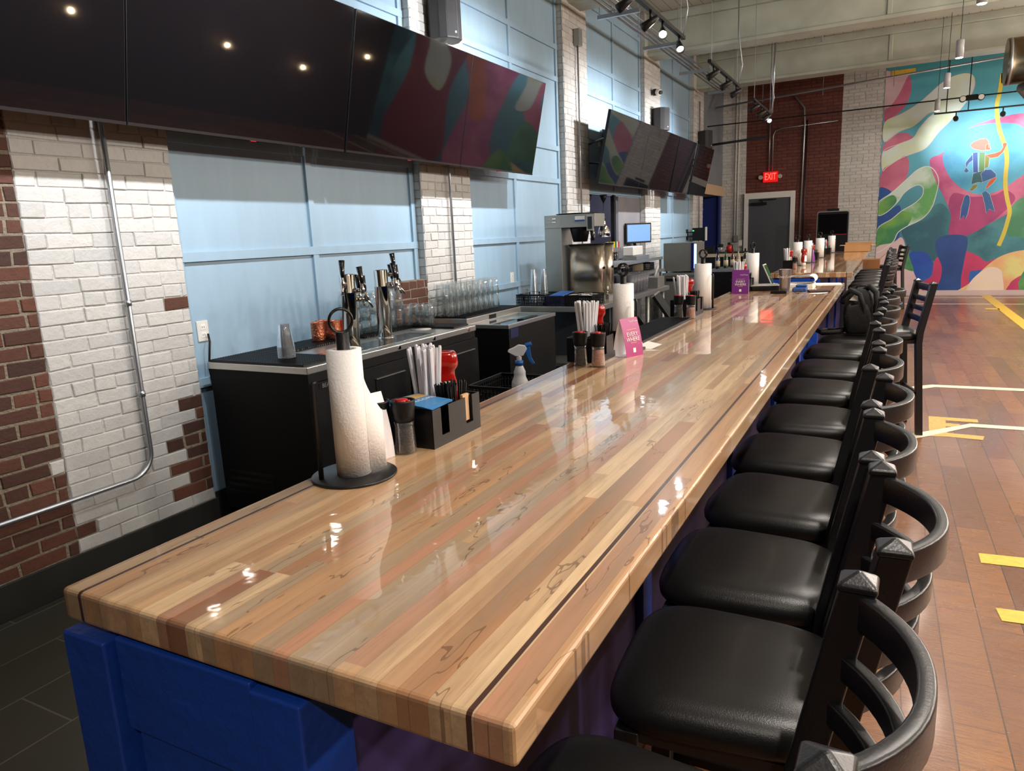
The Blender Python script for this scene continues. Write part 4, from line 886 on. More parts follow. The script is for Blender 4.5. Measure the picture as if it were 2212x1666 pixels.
# heat lamps
for x, y, lab in ((-3.42, 9.30, 'chrome dome heat lamp hanging in front of the other in the kitchen pass'), (-3.56, 9.10, 'chrome dome heat lamp half hidden behind the third pier')):
    t = thing('heat_lamp', lab, 'heat lamp', (x, y, 1.50), 0, 'chrome heat lamps')
    b = MB(); b.lathe([(0.088, 0.0), (0.086, 0.06), (0.07, 0.12), (0.045, 0.16), (0.022, 0.185), (0.022, 0.23), (0, 0.232)], n=32); b.build('lamp_shade', M_CHROME, t)
    b = MB(); b.lathe([(0.026, 0.225), (0.026, 0.26), (0.012, 0.27)], n=16); b.build('cap', M_BLACK, t)
    b = MB(); b.tube([(0, 0, 0.26), (0, 0, 0.46)], 0.004, 6); b.build('cord', M_BLACK, t)
    b = MB(); b.lathe([(0.006, 0.44), (0.035, 0.50), (0.05, 0.55)], n=20); b.build('canopy', M_BLACK, t)
# pass shelf and what stands on it
t = thing('pass_shelf', 'stainless pass shelf running below the kitchen opening', 'shelf', (0, 0, 0))
b = MB(); b.box(-3.44, -3.08, 8.67, 10.95, 1.12, 1.165); b.build('upper_shelf', M_STEELD, t, bevel=0.003)
b = MB(); b.box(-3.44, -3.05, 8.67, 10.95, 0.94, 0.98); b.build('lower_shelf', M_STEELD, t, bevel=0.003)
for y in (8.72, 10.9): b = MB(); b.box(-3.12, -3.09, y - 0.015, y + 0.015, 0, 1.12); b.build('leg', M_STEELD, t)
b = MB(); b.box(-3.3, -3.1, 9.7, 10.3, 1.167, 1.22); b.build('ticket_holder', M_STEELD, t)
t = thing('receipt_box', 'white dispenser box standing on the pass shelf under the monitor', 'dispenser', (-3.24, 9.98, 1.222))
b = MB(); b.box(-0.08, 0.08, -0.22, 0.22, 0, 0.13); b.build('casing', M_WHITE, t, bevel=0.015)
t = thing('kitchen_monitor', 'lit pale blue monitor on an arm before the grey plaster', 'monitor', (-3.30, 10.42, 1.53), math.radians(-28))
b = MB(); b.box(-0.02, 0.015, -0.255, 0.255, -0.145, 0.145); b.build('bezel', M_BLACK, t, bevel=0.004)
b = MB(); b.box(0.0155, 0.017, -0.232, 0.232, -0.12, 0.122); b.build('screen', mat('lit_blue_screen', srgb(60, 90, 130), 0.3, emit=srgb(136, 180, 236), estr=0.6), t)
b = MB(); b.tube([(-0.02, 0, -0.02), (-0.1, 0.0, -0.1), (-0.04, 0.02, -0.3)], 0.022, 4); b.box(-0.12, -0.02, -0.04, 0.04, -0.04, 0.04); b.build('arm', M_BLACKM, t)
basket(-3.42, -3.16, 8.8, 9.25, 0.981, 0.10, M_BLACK, 'black basket of ramekins on the lower pass shelf')
basket(-3.42, -3.16, 10.55, 10.75, 0.981, 0.11, M_BLACK, 'small black basket at the far end of the lower pass shelf')
basket(-3.42, -3.16, 9.3, 9.7, 0.981, 0.10, M_BLACK, 'black basket with a folded cloth, middle of the lower pass shelf')
b = MB(); b.lathe([(0.09, 0.0), (0.13, 0.022), (0.135, 0.024), (0.125, 0.022), (0.085, 0.004), (0, 0.004)], n=20); pl = b.build('serving_basket', mat('cream_wicker', srgb(214, 204, 182), 0.7, bump=0.8, bscale=160))
for k in range(9):
    c = pl if k == 0 else pl.copy()
    if k: COL.objects.link(c)
    c.location = (-3.28, 10.15, 0.981 + k * 0.012); tag(c, 'cream wicker serving basket in the nested stack on the lower pass shelf', 'serving basket', 'nested cream serving baskets')
for k in range(3):
    b = MB(); b.lathe([(0.03, 0), (0.04, 0.04), (0.037, 0.04), (0.028, 0.004), (0, 0.004)], n=14); tag(b.build('ramekin', M_PAPER, loc=(-3.29, 8.9 + 0.12 * k, 1.05)), 'small white ramekin in the nearest pass shelf basket', 'ramekin', 'ramekins on the pass shelf')
b = MB(); b.box(-0.07, 0.07, -0.12, 0.12, 0, 0.03); tag(b.build('folded_cloth', M_PAPER, loc=(-3.29, 9.5, 1.065), bevel=0.012), 'folded pale cloth on the middle pass shelf basket', 'cloth')
# oven on its worktable with the steel fridge below
t = thing('worktop_fridge', 'stainless undercounter fridge with a dark handle slot beyond the pass', 'fridge', (0, 0, 0))
b = MB(); b.box(-3.1, -2.56, 10.98, 11.8, 0.86, 0.905); b.build('steel_top', M_STEEL, t, bevel=0.003)
b = MB(); b.box(-3.08, -2.58, 11.0, 11.78, 0.06, 0.86); b.build('cabinet', M_STEELD, t, bevel=0.003)
b = MB(); b.box(-3.04, -2.66, 10.985, 11.0, 0.78, 0.82); b.build('handle_slot', M_BLACK, t)
b = MB(); b.box(-3.05, -2.95, 10.99, 11.0, 0.22, 0.27); b.build('badge', M_BLACK, t)
t = thing('speed_oven', 'stainless countertop oven with a glowing blue control strip', 'oven', (0, 0, 0))
b = MB(); b.box(-3.09, -2.64, 11.02, 11.62, 0.925, 1.355); b.build('casing', M_STEELD, t, bevel=0.004)
b = MB(); b.box(-2.64, -2.60, 11.02, 11.62, 0.925, 1.355); d = b.build('door', M_STEEL, t, bevel=0.004)
b = MB(); b.box(-2.62, -2.585, 11.015, 11.02, 0.97, 1.33); b.build('control_strip', mat('blue_glow', srgb(120, 170, 255), 0.3, emit=srgb(110, 160, 255), estr=6), t)
b = MB(); b.box(-2.665, -2.62, 11.012, 11.0195, 0.935, 1.345); b.build('control_surround', mat('deep_navy', srgb(24, 32, 110), 0.3), t)
for x, y in ((-3.05, 11.06), (-2.68, 11.06), (-3.05, 11.58), (-2.68, 11.58)): b = MB(); b.cyl(x, y, 0.905, 0.925, 0.015, 10); b.build('foot', M_BLACK, t)
# bottles behind the third caddy
for i, (x, y, col) in enumerate(((-2.45, 11.9, 'navy'), (-2.36, 12.1, 'green'), (-2.28, 12.25, 'brown'), (-2.2, 12.3, 'clear'), (-2.1, 12.35, 'dark'))):
    b = MB(); b.lathe([(0.036, 0), (0.038, 0.01), (0.038, 0.17), (0.014, 0.22), (0.013, 0.29), (0.016, 0.292), (0.016, 0.3)], n=18)
    t = thing('liquor_bottle', '%s liquor bottle among those beside the glowing oven' % col, 'bottle', (x, y, 0.905), 0, 'liquor bottles beside the oven')
    b.build('glass', mat('bottle_' + col, {'navy': srgb(20, 24, 60), 'green': srgb(30, 60, 40), 'brown': srgb(70, 40, 24), 'clear': srgb(170, 160, 140), 'dark': srgb(20, 18, 18)}[col], 0.1, coat=0.5), t)
    b = MB(); b.lathe([(0.0385, 0.04), (0.0385, 0.13)], n=18); b.build('label', mat('bottle_label', srgb(206, 190, 160), 0.6), t)
t = thing('bottle_counter', 'low dark cabinet carrying the liquor bottles', 'cabinet', (0, 0, 0))
b = MB(); b.box(-2.54, -1.98, 11.82, 12.5, 0.86, 0.905); b.build('steel_top', M_STEELD, t)
b = MB(); b.box(-2.52, -2.0, 11.84, 12.48, 0, 0.86); b.build('cabinet', M_BLACK, t)
# ---- underbar shelf, spray bottle in a basket, register screens
t = thing('underbar_shelf', 'stainless underbar shelf along the service side of the near bar', 'shelf', (0, 0, 0))
b = MB(); b.box(-1.62, -1.12, 1.9, 6.3, 0.77, 0.80); b.build('shelf_top', M_STEELD, t)
for y in (1.95, 4.1, 6.25): b = MB(); b.box(-1.60, -1.57, y - 0.015, y + 0.015, 0, 0.77); b.build('leg', M_STEELD, t)
basket(-1.60, -1.34, 2.62, 2.92, 0.80, 0.13, M_BLACK, 'black basket holding the spray bottle behind the near bar')
t = thing('spray_bottle', 'white spray bottle with a bright blue trigger standing in a black basket', 'spray bottle', (-1.44, 2.80, 0.805), math.radians(35))
b = MB(); b.lathe([(0.036, 0), (0.039, 0.006), (0.039, 0.10), (0.037, 0.115), (0.028, 0.135), (0.026, 0.15), (0.027, 0.16), (0.017, 0.185), (0.014, 0.195)], n=28); b.build('bottle', mat('milky_plastic', srgb(226, 226, 228), 0.35), t)
b = MB(); b.lathe([(0.0185, 0.19), (0.0185, 0.21)], n=20); b.build('collar', mat('spray_blue', srgb(44, 106, 190), 0.35), t)
b = MB(); b.tube([(0, 0, 0.21), (0, 0, 0.235)], 0.012, 12); b.prism([(-0.045, 0.262), (-0.05, 0.252), (-0.018, 0.232), (0.018, 0.232), (0.036, 0.262), (0.03, 0.278), (0.0, 0.282), (-0.02, 0.272)], lambda a, c, d: (a, d, c), -0.011, 0.011)
b.build('spray_head', mat('milky_plastic', None), t, bevel=0.003)
b = MB(); b.prism([(0.012, 0.26), (0.038, 0.285), (0.05, 0.27), (0.056, 0.22), (0.07, 0.195), (0.06, 0.19), (0.042, 0.21), (0.03, 0.245)], lambda a, c, d: (a, d, c), -0.008, 0.008); b.tube([(0.03, 0, 0.275), (0.058, 0, 0.283)], 0.011, 10); b.build('trigger', mat('spray_blue', None), t, bevel=0.002)
for x, y, rz, lab in ((-1.38, 4.72, 25, 'black register screen with a silver edge tilted behind the third towel roll'), (-1.36, 5.35, 10, 'black register screen beside the upright purple card')):
    t = thing('register_screen', lab, 'register', (x, y, 0.80), math.radians(rz), 'register screens')
    b = MB(); b.box(-0.012, 0.012, -0.17, 0.17, 0.06, 0.34, 0, RY(-0.6)); b.build('screen', M_BLACK, t, bevel=0.004)
    b = MB(); b.box(-0.014, 0.014, -0.172, 0.172, 0.34, 0.35, 0, RY(-0.6)); b.build('silver_edge', M_STEEL, t)
    b = MB(); b.box(-0.08, 0.08, -0.09, 0.09, 0, 0.015); b.tube([(0, 0, 0.01), (-0.08, 0, 0.14)], 0.02, 8); b.build('stand', M_BLACK, t)
# ================================================================== TELEVISIONS
def television(ya, yb, label, group, xb=-3.1, zb=2.13, dx=0.178, h=0.81):
    t = thing('television', label, 'television', (xb, ya, zb), 0, group)
    L = yb - ya; u = Vector((dx, 0, h)).normalized(); H = math.hypot(dx, h); n = Vector((u.z, 0, -u.x))
    P = lambda a, b_, d: Vector((0, a, 0)) + u * b_ + n * d
    b = MB(); b.prism([(0, 0), (L, 0), (L, H), (0, H)], lambda a, z, d: P(a, z, d), -0.035, -0.001); b.build('housing', M_BLACK, t, bevel=0.002)
    b = MB(); b.prism([(0.004, 0.014), (L - 0.004, 0.014), (L - 0.004, H - 0.004), (0.004, H - 0.004)], lambda a, z, d: P(a, z, d), -0.0009, 0.0004); b.build('screen', M_SCREEN, t)
    b = MB(); b.prism([(0, 0), (L, 0), (L, 0.014), (0, 0.014)], lambda a, z, d: P(a, z, d), -0.0009, 0.002)
    b.build('bezel', mat('dark_bezel', srgb(52, 50, 52), 0.3, 0.6), t)
    b = MB(); b.prism([(L / 2 - 0.02, -0.004), (L / 2 + 0.02, -0.004), (L / 2 + 0.02, 0.0), (L / 2 - 0.02, 0.0)], lambda a, z, d: P(a, z, d), -0.02, 0.001); b.build('indicator', M_REDD, t)
    b = MB()
    for k in (-0.3, 0.3):
        yy = ya + L / 2 + k; wx = (XP if any(a_ - .03 <= yy <= c_ + .03 for a_, c_ in ((-1.2, 2.65), (4.95, 5.735), (7.93, 8.66), (11.0, 11.82), (14.05, 14.86))) else XW + 0.023) - xb + 0.001
        p = P(L / 2 + k, H * 0.3, -0.03); q = P(L / 2 + k, H * 0.75, -0.03); b.tube([p, (wx + 0.01, L / 2 + k, H * 0.35)], 0.012, 6); b.tube([q, (wx + 0.01, L / 2 + k, H * 0.6)], 0.012, 6)
        b.box(wx, wx + 0.025, L / 2 + k - 0.03, L / 2 + k + 0.03, 0.1, 0.75)
    b.build('wall_bracket', M_BLACKM, t)
GA, GB = 'televisions over the taps', 'televisions beside the kitchen pass'
television(0.74, 2.238, 'large black television nearest the camera, cut off by the frame corner', GA)
television(2.245, 3.725, 'large black television reflecting two warm lamps, second from the camera', GA)
television(3.745, 5.13, 'large black television reflecting dark red mural shapes, above the unpainted bricks', GA)
television(5.135, 6.47, 'large black television ending the near bank, under the wall speaker', GA)
television(8.26, 9.80, 'black television above the heat lamps, reflecting green mural shapes', GB)
television(9.805, 11.33, 'black television second in the distant bank, reflecting brown brick', GB)
television(11.41, 12.46, 'black television third in the distant bank', GB)
television(12.62, 13.78, 'black television ending the distant bank by the blue doorway', GB)
# ================================================================== SPEAKERS
def speaker(y, z, label, x=-3.33):
    t = thing('wall_speaker', label, 'speaker', (x, y, z), math.radians(-28), 'black wall speakers')
    poly = [(0.03, -0.11), (0.03, 0.11), (0.10, 0.13), (0.19, 0.105), (0.225, 0.05), (0.225, -0.05), (0.19, -0.105), (0.10, -0.13)]
    b = MB(); b.prism(poly, lambda a, c, d: (a, c, d), -0.165, 0.165); b.build('cabinet', mat('speaker_black', srgb(44, 44, 46), 0.5, bump=0.2, bscale=500), t, bevel=0.008)
    b = MB(); b.prism([(0.2255, -0.045), (0.2255, 0.045), (0.2275, 0.045), (0.2275, -0.045)], lambda a, c, d: (a, c, d), -0.15, 0.15); g = b.build('grille', mat('speaker_grille', srgb(58, 58, 60), 0.6, bump=0.6, bscale=900), t)
    b = MB(); b.prism([(0.2275, 0.02), (0.2275, 0.034), (0.2285, 0.034), (0.2285, 0.02)], lambda a, c, d: (a, c, d), -0.125, -0.11); b.build('badge', M_WHITE, t)
    b = MB(); b.box(-0.02, 0.05, -0.03, 0.03, -0.1, 0.1); b.tube([(0.0, 0, -0.19), (0.12, 0, -0.19)], 0.012, 6); b.build('bracket', M_BLACKM, t)
speaker(5.30, 3.27, 'black wall speaker largest in view, mounted just above the near televisions')
speaker(11.45, 3.22, 'black wall speaker on the pier above the distant televisions')
speaker(14.5, 3.2, 'black wall speaker nearest the exit door, smallest of the three')
# security camera
t = thing('security_camera', 'white round security camera on the pier above a wall speaker', 'camera', (-3.34, 11.35, 3.62))
b = MB(); b.tube([(0, 0, 0), (0.05, 0, 0)], 0.05, 16); b.build('mount', M_BLACKM, t)
b = MB(); b.tube([(0.05, 0, 0), (0.12, -0.04, -0.02)], 0.045, 16); b.build('body', M_WHITE, t)
b = MB(); b.tube([(0.121, -0.041, -0.02), (0.14, -0.05, -0.024)], 0.03, 16); b.build('lens', M_BLACK, t)
# ================================================================== CONDUITS, TRAY, OUTLETS
def conduit(pts, r, label, m=M_GALV, straps=()):
    t = thing('conduit', label, 'conduit', pts[0])
    o = Vector(pts[0]); b = MB(); b.tube([Vector(p) - o for p in pts], r, 12); b.build('pipe', m, t)
    for s in straps:
        s = Vector(s) - o; b = MB(); b.tube([s - Vector((0, 0, 0.014)), s + Vector((0, 0, 0.014))], r * 1.35, 12); b.build('coupling', M_GALV, t)
    return t
def arc(cy, cz, r, a0, a1, x, n=8): return [(x, cy + r * math.cos(a0 + (a1 - a0) * i / n), cz + r * math.sin(a0 + (a1 - a0) * i / n)) for i in range(n + 1)]
x = -3.332
conduit([(x, 2.275, 4.1), (x, 2.275, 0.56)] + arc(2.155, 0.56, 0.12, 0, -PI / 2, x)[1:] + [(x, -1.2, 0.44)], 0.0125, 'bent galvanised conduit running down the nearest white pier and along the low red bricks', straps=[(x, 2.275, 1.32), (x, 2.275, 0.86)])
conduit([(x, 5.335, 4.1), (x, 5.34, 0.3)], 0.0115, 'straight galvanised conduit down the second white pier', straps=[(x, 5.335, 2.2)])
conduit([(x, 8.29, 3.8), (x, 8.30, 1.2)], 0.011, 'straight galvanised conduit down the pier behind the coffee brewer', straps=[(x, 8.29, 2.6)])
conduit([(x, 14.38, 3.9), (x, 14.38, 1.2)], 0.011, 'thin conduit on the pier beside the blue doorway')
def jbox(x0, x1, y0, y1, z0, z1, label, m=M_STEELD):
    t = thing('junction_box', label, 'junction box', ((x0 + x1) / 2, (y0 + y1) / 2, z0))
    b = MB(); b.box(-(x1 - x0) / 2, (x1 - x0) / 2, -(y1 - y0) / 2, (y1 - y0) / 2, 0, z1 - z0); b.build('box', m, t, bevel=0.003)
jbox(-3.36, -3.29, 8.24, 8.34, 3.68, 3.86, 'grey steel junction box on top of the third pier conduit')
jbox(-3.16, -3.06, 17.02, 17.086, 1.22, 1.36, 'grey steel junction box beside the exit door')
def outlet(x, y, z, label, axis='x', group='white wall outlets'):
    t = thing('wall_outlet', label, 'outlet', (x, y, z), 0 if axis == 'x' else -PI / 2, group)
    b = MB(); b.box(0, 0.008, -0.038, 0.038, -0.058, 0.058); b.build('plate', M_WHITE, t, bevel=0.002)
    for dz in (-0.022, 0.022):
        b = MB(); b.box(0.008, 0.010, -0.016, 0.016, dz - 0.014, dz + 0.014); s = b.build('socket', M_PAPER, t)
        b = MB(); b.box(0.0095, 0.0105, -0.008, -0.005, dz - 0.006, dz + 0.006); b.box(0.0095, 0.0105, 0.005, 0.008, dz - 0.006, dz + 0.006); b.build('slot', M_BLACK, s)
outlet(XW, 2.78, 1.11, 'white wall outlet with a black plug beside the near pier')
outlet(XW, 9.25, 2.72, 'white wall outlet left of the distant televisions')
outlet(XW, 6.62, 1.14, 'white wall outlet behind the pint glasses')
b = MB(); b.tube([(XW + 0.02, 2.80, 1.09), (XW + 0.05, 2.78, 1.05), (XW + 0.03, 2.77, 0.9), (XW + 0.03, 2.80, 0.6), (XW + 0.04, 2.9, 0.4)], 0.006, 8)
tag(b.build('power_cord', M_BLACK), 'black power cord hanging from the outlet behind the keg cooler', 'cord')
# cable tray with conduits
t = thing('cable_tray', 'galvanised strut trapezes with conduits along the top of the back wall', 'cable tray', (-2.95, 6.0, 3.95))
for k, (dx, dz, r) in enumerate(((0.0, 0.03, 0.013), (0.06, 0.03, 0.013), (0.12, 0.035, 0.016), (0.2, 0.03, 0.012))):
    b = MB(); b.tube([(dx, 0, dz), (dx, 8.3, dz + 0.03)], r, 10); b.build('pipe', M_GALV, t)
for y in (0.6, 2.3, 4.0, 5.9, 7.9):
    b = MB(); b.box(-0.13, 0.36, y - 0.02, y + 0.02, -0.03, 0.012); s = b.build('strut', M_GALV, t)
    b = MB(); b.tube([(-0.11, y, 0), (-0.11, y, ZC - 3.95)], 0.005, 6); b.build('hanger_rod', M_GALV, s)
    b = MB(); b.tube([(0.34, y, 0), (0.34, y, ZC - 3.95)], 0.005, 6); b.build('hanger_rod', M_GALV, s)
# bundle of conduits crossing in front of the far wall
t = thing('conduit_rack', 'bundle of galvanised conduits crossing the room before the far wall', 'conduit', (-3.3, 15.6, 3.93))
for k in range(5):
    b = MB(); b.tube([(0.0, k * 0.05, 0.012 * k), (5.2, k * 0.05, 0.012 * k + 0.28)], 0.012, 8); b.build('pipe', M_GALV, t)
for x_ in (0.9, 2.0, 3.2, 4.4):
    b = MB(); b.tube([(x_, 0.1, 0.02), (x_, 0.1, ZC - 3.93)], 0.006, 6); b.build('hanger_rod', M_GALV, t)
b = MB(); b.tube([(-3.3, 14.9, 3.5), (9, 14.9, 3.56)], 0.011, 8); tag(b.build('cable_wire', M_BLACKM), 'thin black cable strung straight across the room below the conduits', 'cable')
b = MB(); b.tube([(-3.44, 14.93, 3.14), (-2.2, 14.93, 3.2)], 0.03, 4); tag(b.build('black_strut', M_BLACKM), 'short black strut reaching from the end wall toward the exit sign', 'strut')
# conduits on the far wall
y = 17.06
conduit([(-2.44, y, 3.9), (-2.44, y, 2.72)], 0.014, 'vertical conduit dropping to the exit sign, thicker of the pair')
conduit([(-1.1, y, 3.62), (-2.2, y, 3.58), (-2.33, y, 3.54), (-2.37, y, 3.44), (-2.37, y, 2.72)], 0.012, 'conduit bending down to the exit sign from the maroon wall')
conduit([(-1.95, y, 4.2), (-1.76, y, 3.95), (-1.74, y, 3.6), (-1.78, y, 0.4)], 0.018, 'tall conduit right of the exit door')
conduit([(-1.69, y, 3.7), (-1.71, y, 0.4)], 0.014, 'tall thin conduit in the shadow gap right of the exit door', M_BLACKM)
conduit([(-3.07, y, 4.4), (-3.10, y, 1.36)], 0.013, 'white painted conduit ending in the junction box', M_WHITE)
conduit([(-3.14, y, 4.4), (-3.15, y, 1.36)], 0.012, 'second white painted conduit beside the junction box', M_WHITE)
# pipe drops from the ceiling
for x_, y_, z_, lab in ((-1.75, 12.62, 3.3, 'thin galvanised pipe dropping to the track light by the exit'), (-1.0, 11.9, 4.1, 'short galvanised pipe dropping from the ceiling beside the beam')):
    conduit([(x_, y_, ZC - 0.01), (x_ - 0.03, y_, z_)], 0.014, lab)
# duct
def duct():
    t = thing('air_duct', 'round galvanised air duct hanging at the edge of view before the mural', 'duct', (1.22, 12.0, 3.52))
    b = MB(); b.tube([(0, 0, 0), (5.9, 0, 0)], 0.29, 40)
    b.build('duct_pipe', mat('galvanised_duct', srgb(150, 132, 104), 0.26, 1.0, var=0.25, vscale=5), t, smooth=None)
    for k in range(8):
        b = MB(); b.tube([(k * 0.75 + 0.02, 0, 0), (k * 0.75 + 0.05, 0, 0)], 0.296, 40); b.build('seam_ring', M_GALV, t)
    b = MB()
    for k in range(16):
        a = k * 0.026; b.tube([(0.22 + a * 0.5, 0.0 + a, -0.30 - a * 0.35), (0.235 + a * 0.5, 0.01 + a, -0.308 - a * 0.35)], 0.105, 20)
    b.build('flexible_hose', M_GALV, t)
duct()
# black strip light / emergency light on cable
t = thing('emergency_light', 'black twin head emergency light strung before the mural', 'emergency light', (1.08, 14.86, 3.5))
b = MB(); b.box(-0.09, 0.09, -0.03, 0.03, -0.045, 0.045); b.build('housing', M_BLACK, t, bevel=0.015)
for s in (-1, 1):
    b = MB(); b.tube([(s * 0.13, -0.04, -0.01), (s * 0.13, 0.03, -0.01)], 0.052, 18); h = b.build('lamp_head', M_BLACK, t)
    b = MB(); b.tube([(s * 0.13, -0.045, -0.01), (s * 0.13, -0.0405, -0.01)], 0.042, 18); b.build('lens', M_WHITE, h)
# exit sign
t = thing('exit_sign', 'lit red exit sign with two round lamps over the door', 'exit sign', (-2.40, 17.04, 2.59))
b = MB(); b.box(-0.15, 0.15, -0.03, 0.03, -0.11, 0.11); b.build('housing', mat('exit_housing', srgb(120, 8, 10), 0.5, emit=(0.6, 0.005, 0.005, 1), estr=0.8), t, bevel=0.005)
text('lettering', 'EXIT', 0.235, T(0, -0.032, 0) @ RX(PI / 2) @ Matrix.Diagonal((0.50, 0.86, 1, 1)), mat('exit_red_glow', srgb(255, 40, 30), 0.5, emit=(1, 0.03, 0.02, 1), estr=6), t, 0.003)
for s in (-1, 1):
    b = MB(); b.tube([(s * 0.2, -0.05, 0), (s * 0.2, 0.0, 0)], 0.045, 18); b.build('lamp_head', mat('grey_lens', srgb(176, 176, 172), 0.4), t)
# door
t = thing('door_1', None, None, (-2.41, 17.06, 0)); t['kind'] = 'structure'
b = MB(); b.box(-0.44, 0.44, -0.02, 0.03, 0, 2.14); b.build('door_leaf', M_GREYDOOR, t)
b = MB(); b.box(-0.53, -0.44, -0.05, 0.04, 0, 2.27); b.box(0.44, 0.53, -0.05, 0.04, 0, 2.27); b.box(-0.44, 0.44, -0.05, 0.04, 2.14, 2.27); b.build('door_frame', M_WHITE, t, bevel=0.004)
b = MB(); b.box(-0.38, -0.05, -0.09, -0.03, 2.0, 2.06); b.box(-0.2, 0.15, -0.07, -0.05, 2.10, 2.12); b.tube([(-0.12, -0.06, 2.05), (-0.18, -0.06, 2.1)], 0.01, 6); b.build('door_closer', M_BLACK, t)
# kiosk
t = thing('kiosk_screen', 'tall black touch screen kiosk with a grey rim at the end of the bars', 'kiosk', (-1.05, 16.2, 0))
def rrect(w_, h_, r, n=5, z0=0):
    out = []
    for cx, cy, a0 in ((w_ / 2 - r, h_ - r, 0), (-w_ / 2 + r, h_ - r, PI / 2), (-w_ / 2 + r, r, PI), (w_ / 2 - r, r, 1.5 * PI)):
        for i in range(n + 1): a = a0 + PI / 2 * i / n; out.append((cx + r * math.cos(a), z0 + cy + r * math.sin(a)))
    return out
fy = lambda a, z, d: (a, -d, z)
b = MB(); b.prism(rrect(0.60, 1.30, 0.05, z0=0.48), fy, 0, 0.06); b.build('rim', M_STEELD, t)
b = MB(); b.prism(rrect(0.57, 1.27, 0.04, z0=0.495), fy, 0.061, 0.065); b.build('front_panel', M_BLACK, t)
b = MB(); b.prism([(-0.26, 1.33), (0.26, 1.33), (0.26, 1.72), (-0.26, 1.72)], fy, 0.066, 0.068); b.build('screen', M_SCREEN, t)
b = MB(); b.prism([(0.0, 1.31), (0.27, 1.31), (0.27, 1.318), (0.0, 1.318)], fy, 0.066, 0.069); b.build('light_strip', M_REDD, t)
b = MB(); b.box(-0.2, 0.2, 0.0, 0.2, 0, 0.5); b.box(-0.12, 0.1, 0.0, 0.05, 1.78, 1.83); b.build('stand', M_BLACK, t)
# fire extinguisher style red object and back counter at the end wall
t = thing('end_counter', 'dark back counter with a pale timber edge before the blue doorway', 'counter', (-3.0, 13.5, 0))
b = MB(); b.box(-0.42, 0.68, 0, 0.5, 1.03, 1.09); b.build('counter_top', M_WOODL, t, bevel=0.003)
b = MB(); b.box(-0.42, 0.68, 0.002, 0.5, 1.0905, 1.11); b.build('counter_surface', M_BLACK, t)
b = MB(); b.box(-0.40, 0.66, 0.06, 0.48, 0, 1.03); b.build('cabinet', M_BLACK, t)
t = thing('fire_extinguisher', 'small red fire extinguisher standing against the brick end wall', 'fire extinguisher', (-2.62, 13.72, 1.11))
b = MB(); b.lathe([(0.05, 0), (0.052, 0.09), (0.02, 0.13)]); b.build('cylinder', M_REDD, t)
b = MB(); b.box(-0.03, 0.02, -0.008, 0.008, 0.13, 0.17); b.tube([(0.02, 0, 0.14), (0.06, 0, 0.12), (0.06, 0, 0.04)], 0.008, 6); b.build('handle', M_BLACK, t)
t = thing('counter_box', 'black box standing on the end counter below the swing monitor', 'box', (-2.98, 13.66, 1.11))
b = MB(); b.box(-0.12, 0.1, -0.06, 0.06, 0, 0.11); b.build('box', M_BLACK, t, bevel=0.004)
t = thing('blender_jar', 'black and clear blender jar on the end counter', 'blender', (-2.76, 13.62, 1.11))
b = MB(); b.lathe([(0.03, 0), (0.05, 0.1)]); b.build('jar', M_CLEAR, t)
b = MB(); b.lathe([(0.055, 0.1), (0.05, 0.15)]); b.build('lid', M_BLACK, t)
t = thing('swing_monitor', 'black monitor on a swing arm with a green light, seen edge on', 'monitor', (-3.448, 13.9, 1.45), 0)
b = MB(); b.box(0, 0.02, -0.04, 0.04, -0.1, 0.1); b.box(0.02, 0.12, -0.012, 0.012, 0.03, 0.05); b.box(0.02, 0.12, -0.012, 0.012, -0.05, -0.03); b.build('arm', M_BLACKM, t)
b = MB(); b.box(0.12, 0.36, -0.05, 0.02, -0.12, 0.12); b.build('electronics_box', M_BLACK, t, bevel=0.006)
b = MB(); b.box(0.361, 0.375, -0.07, 0.05, -0.12, 0.13); b.build('screen', M_WHITE, t)
b = MB(); b.box(0.125, 0.15, -0.053, -0.051, 0.06, 0.075); b.build('indicator', mat('green_glow', (0.05, 1, 0.2, 1), 0.5, emit=(0.05, 1, 0.2, 1), estr=3), t)
outlet(-2.95, 16.7, 1.2, 'white outlet by the blue doorway', 'y')
# yellow sign scrap high on the far wall
b = MB(); b.box(-0.16, 0.26, YF - 0.012, YF - 0.008, 4.36, 4.46); tag(b.build('yellow_plate', M_YEL), 'small yellow rectangle painted high where the brick meets the mural', 'painted patch')
# ================================================================== ON THE BAR TOPS
Z = BZ
# ---- paper towel holders
def holder():
    t = thing('paper_towel_holder', 'x', 'paper towel holder')
    b = MB(); b.lathe([(0, 0), (0.089, 0.0), (0.091, 0.002), (0.091, 0.005), (0.089, 0.0065), (0, 0.0065)], n=48); b.build('base_plate', mat('satin_black', srgb(30, 31, 34), 0.36), t)
    b = MB(); b.cyl(0, 0, 0.006, 0.312, 0.0135, 18); b.build('centre_post', M_BLACKM, t)
    b = MB()
    for k in (-1, 0, 1):
        pts = [(0.0245 * math.cos(a) + k * 0.0015, k * 0.0055, 0.336 + 0.0245 * math.sin(a)) for a in [2 * PI * i / 28 for i in range(28)]]; b.tube(pts, 0.0028, 8, closed=True)
    b.build('ring_handle', mat('black_rubber_ring', srgb(16, 16, 17), 0.3), t)
    b = MB(); b.tube([(0.072, 0, 0.006), (0.072, 0, 0.205), (0.070, 0, 0.212), (0.062, 0, 0.214)], 0.0055, 10); b.build('side_arm', M_BLACKM, t)
    return t
def roll_mesh(name, R, h, sheet):
    b = MB(); n = 48; vs = []
    prof = [(R, 0.0), (R, h), (0.019, h), (0.019, 0.0)]
    b.lathe(prof + [prof[0]], n=n)
    o = b.build(name, M_TOWEL)
    return o
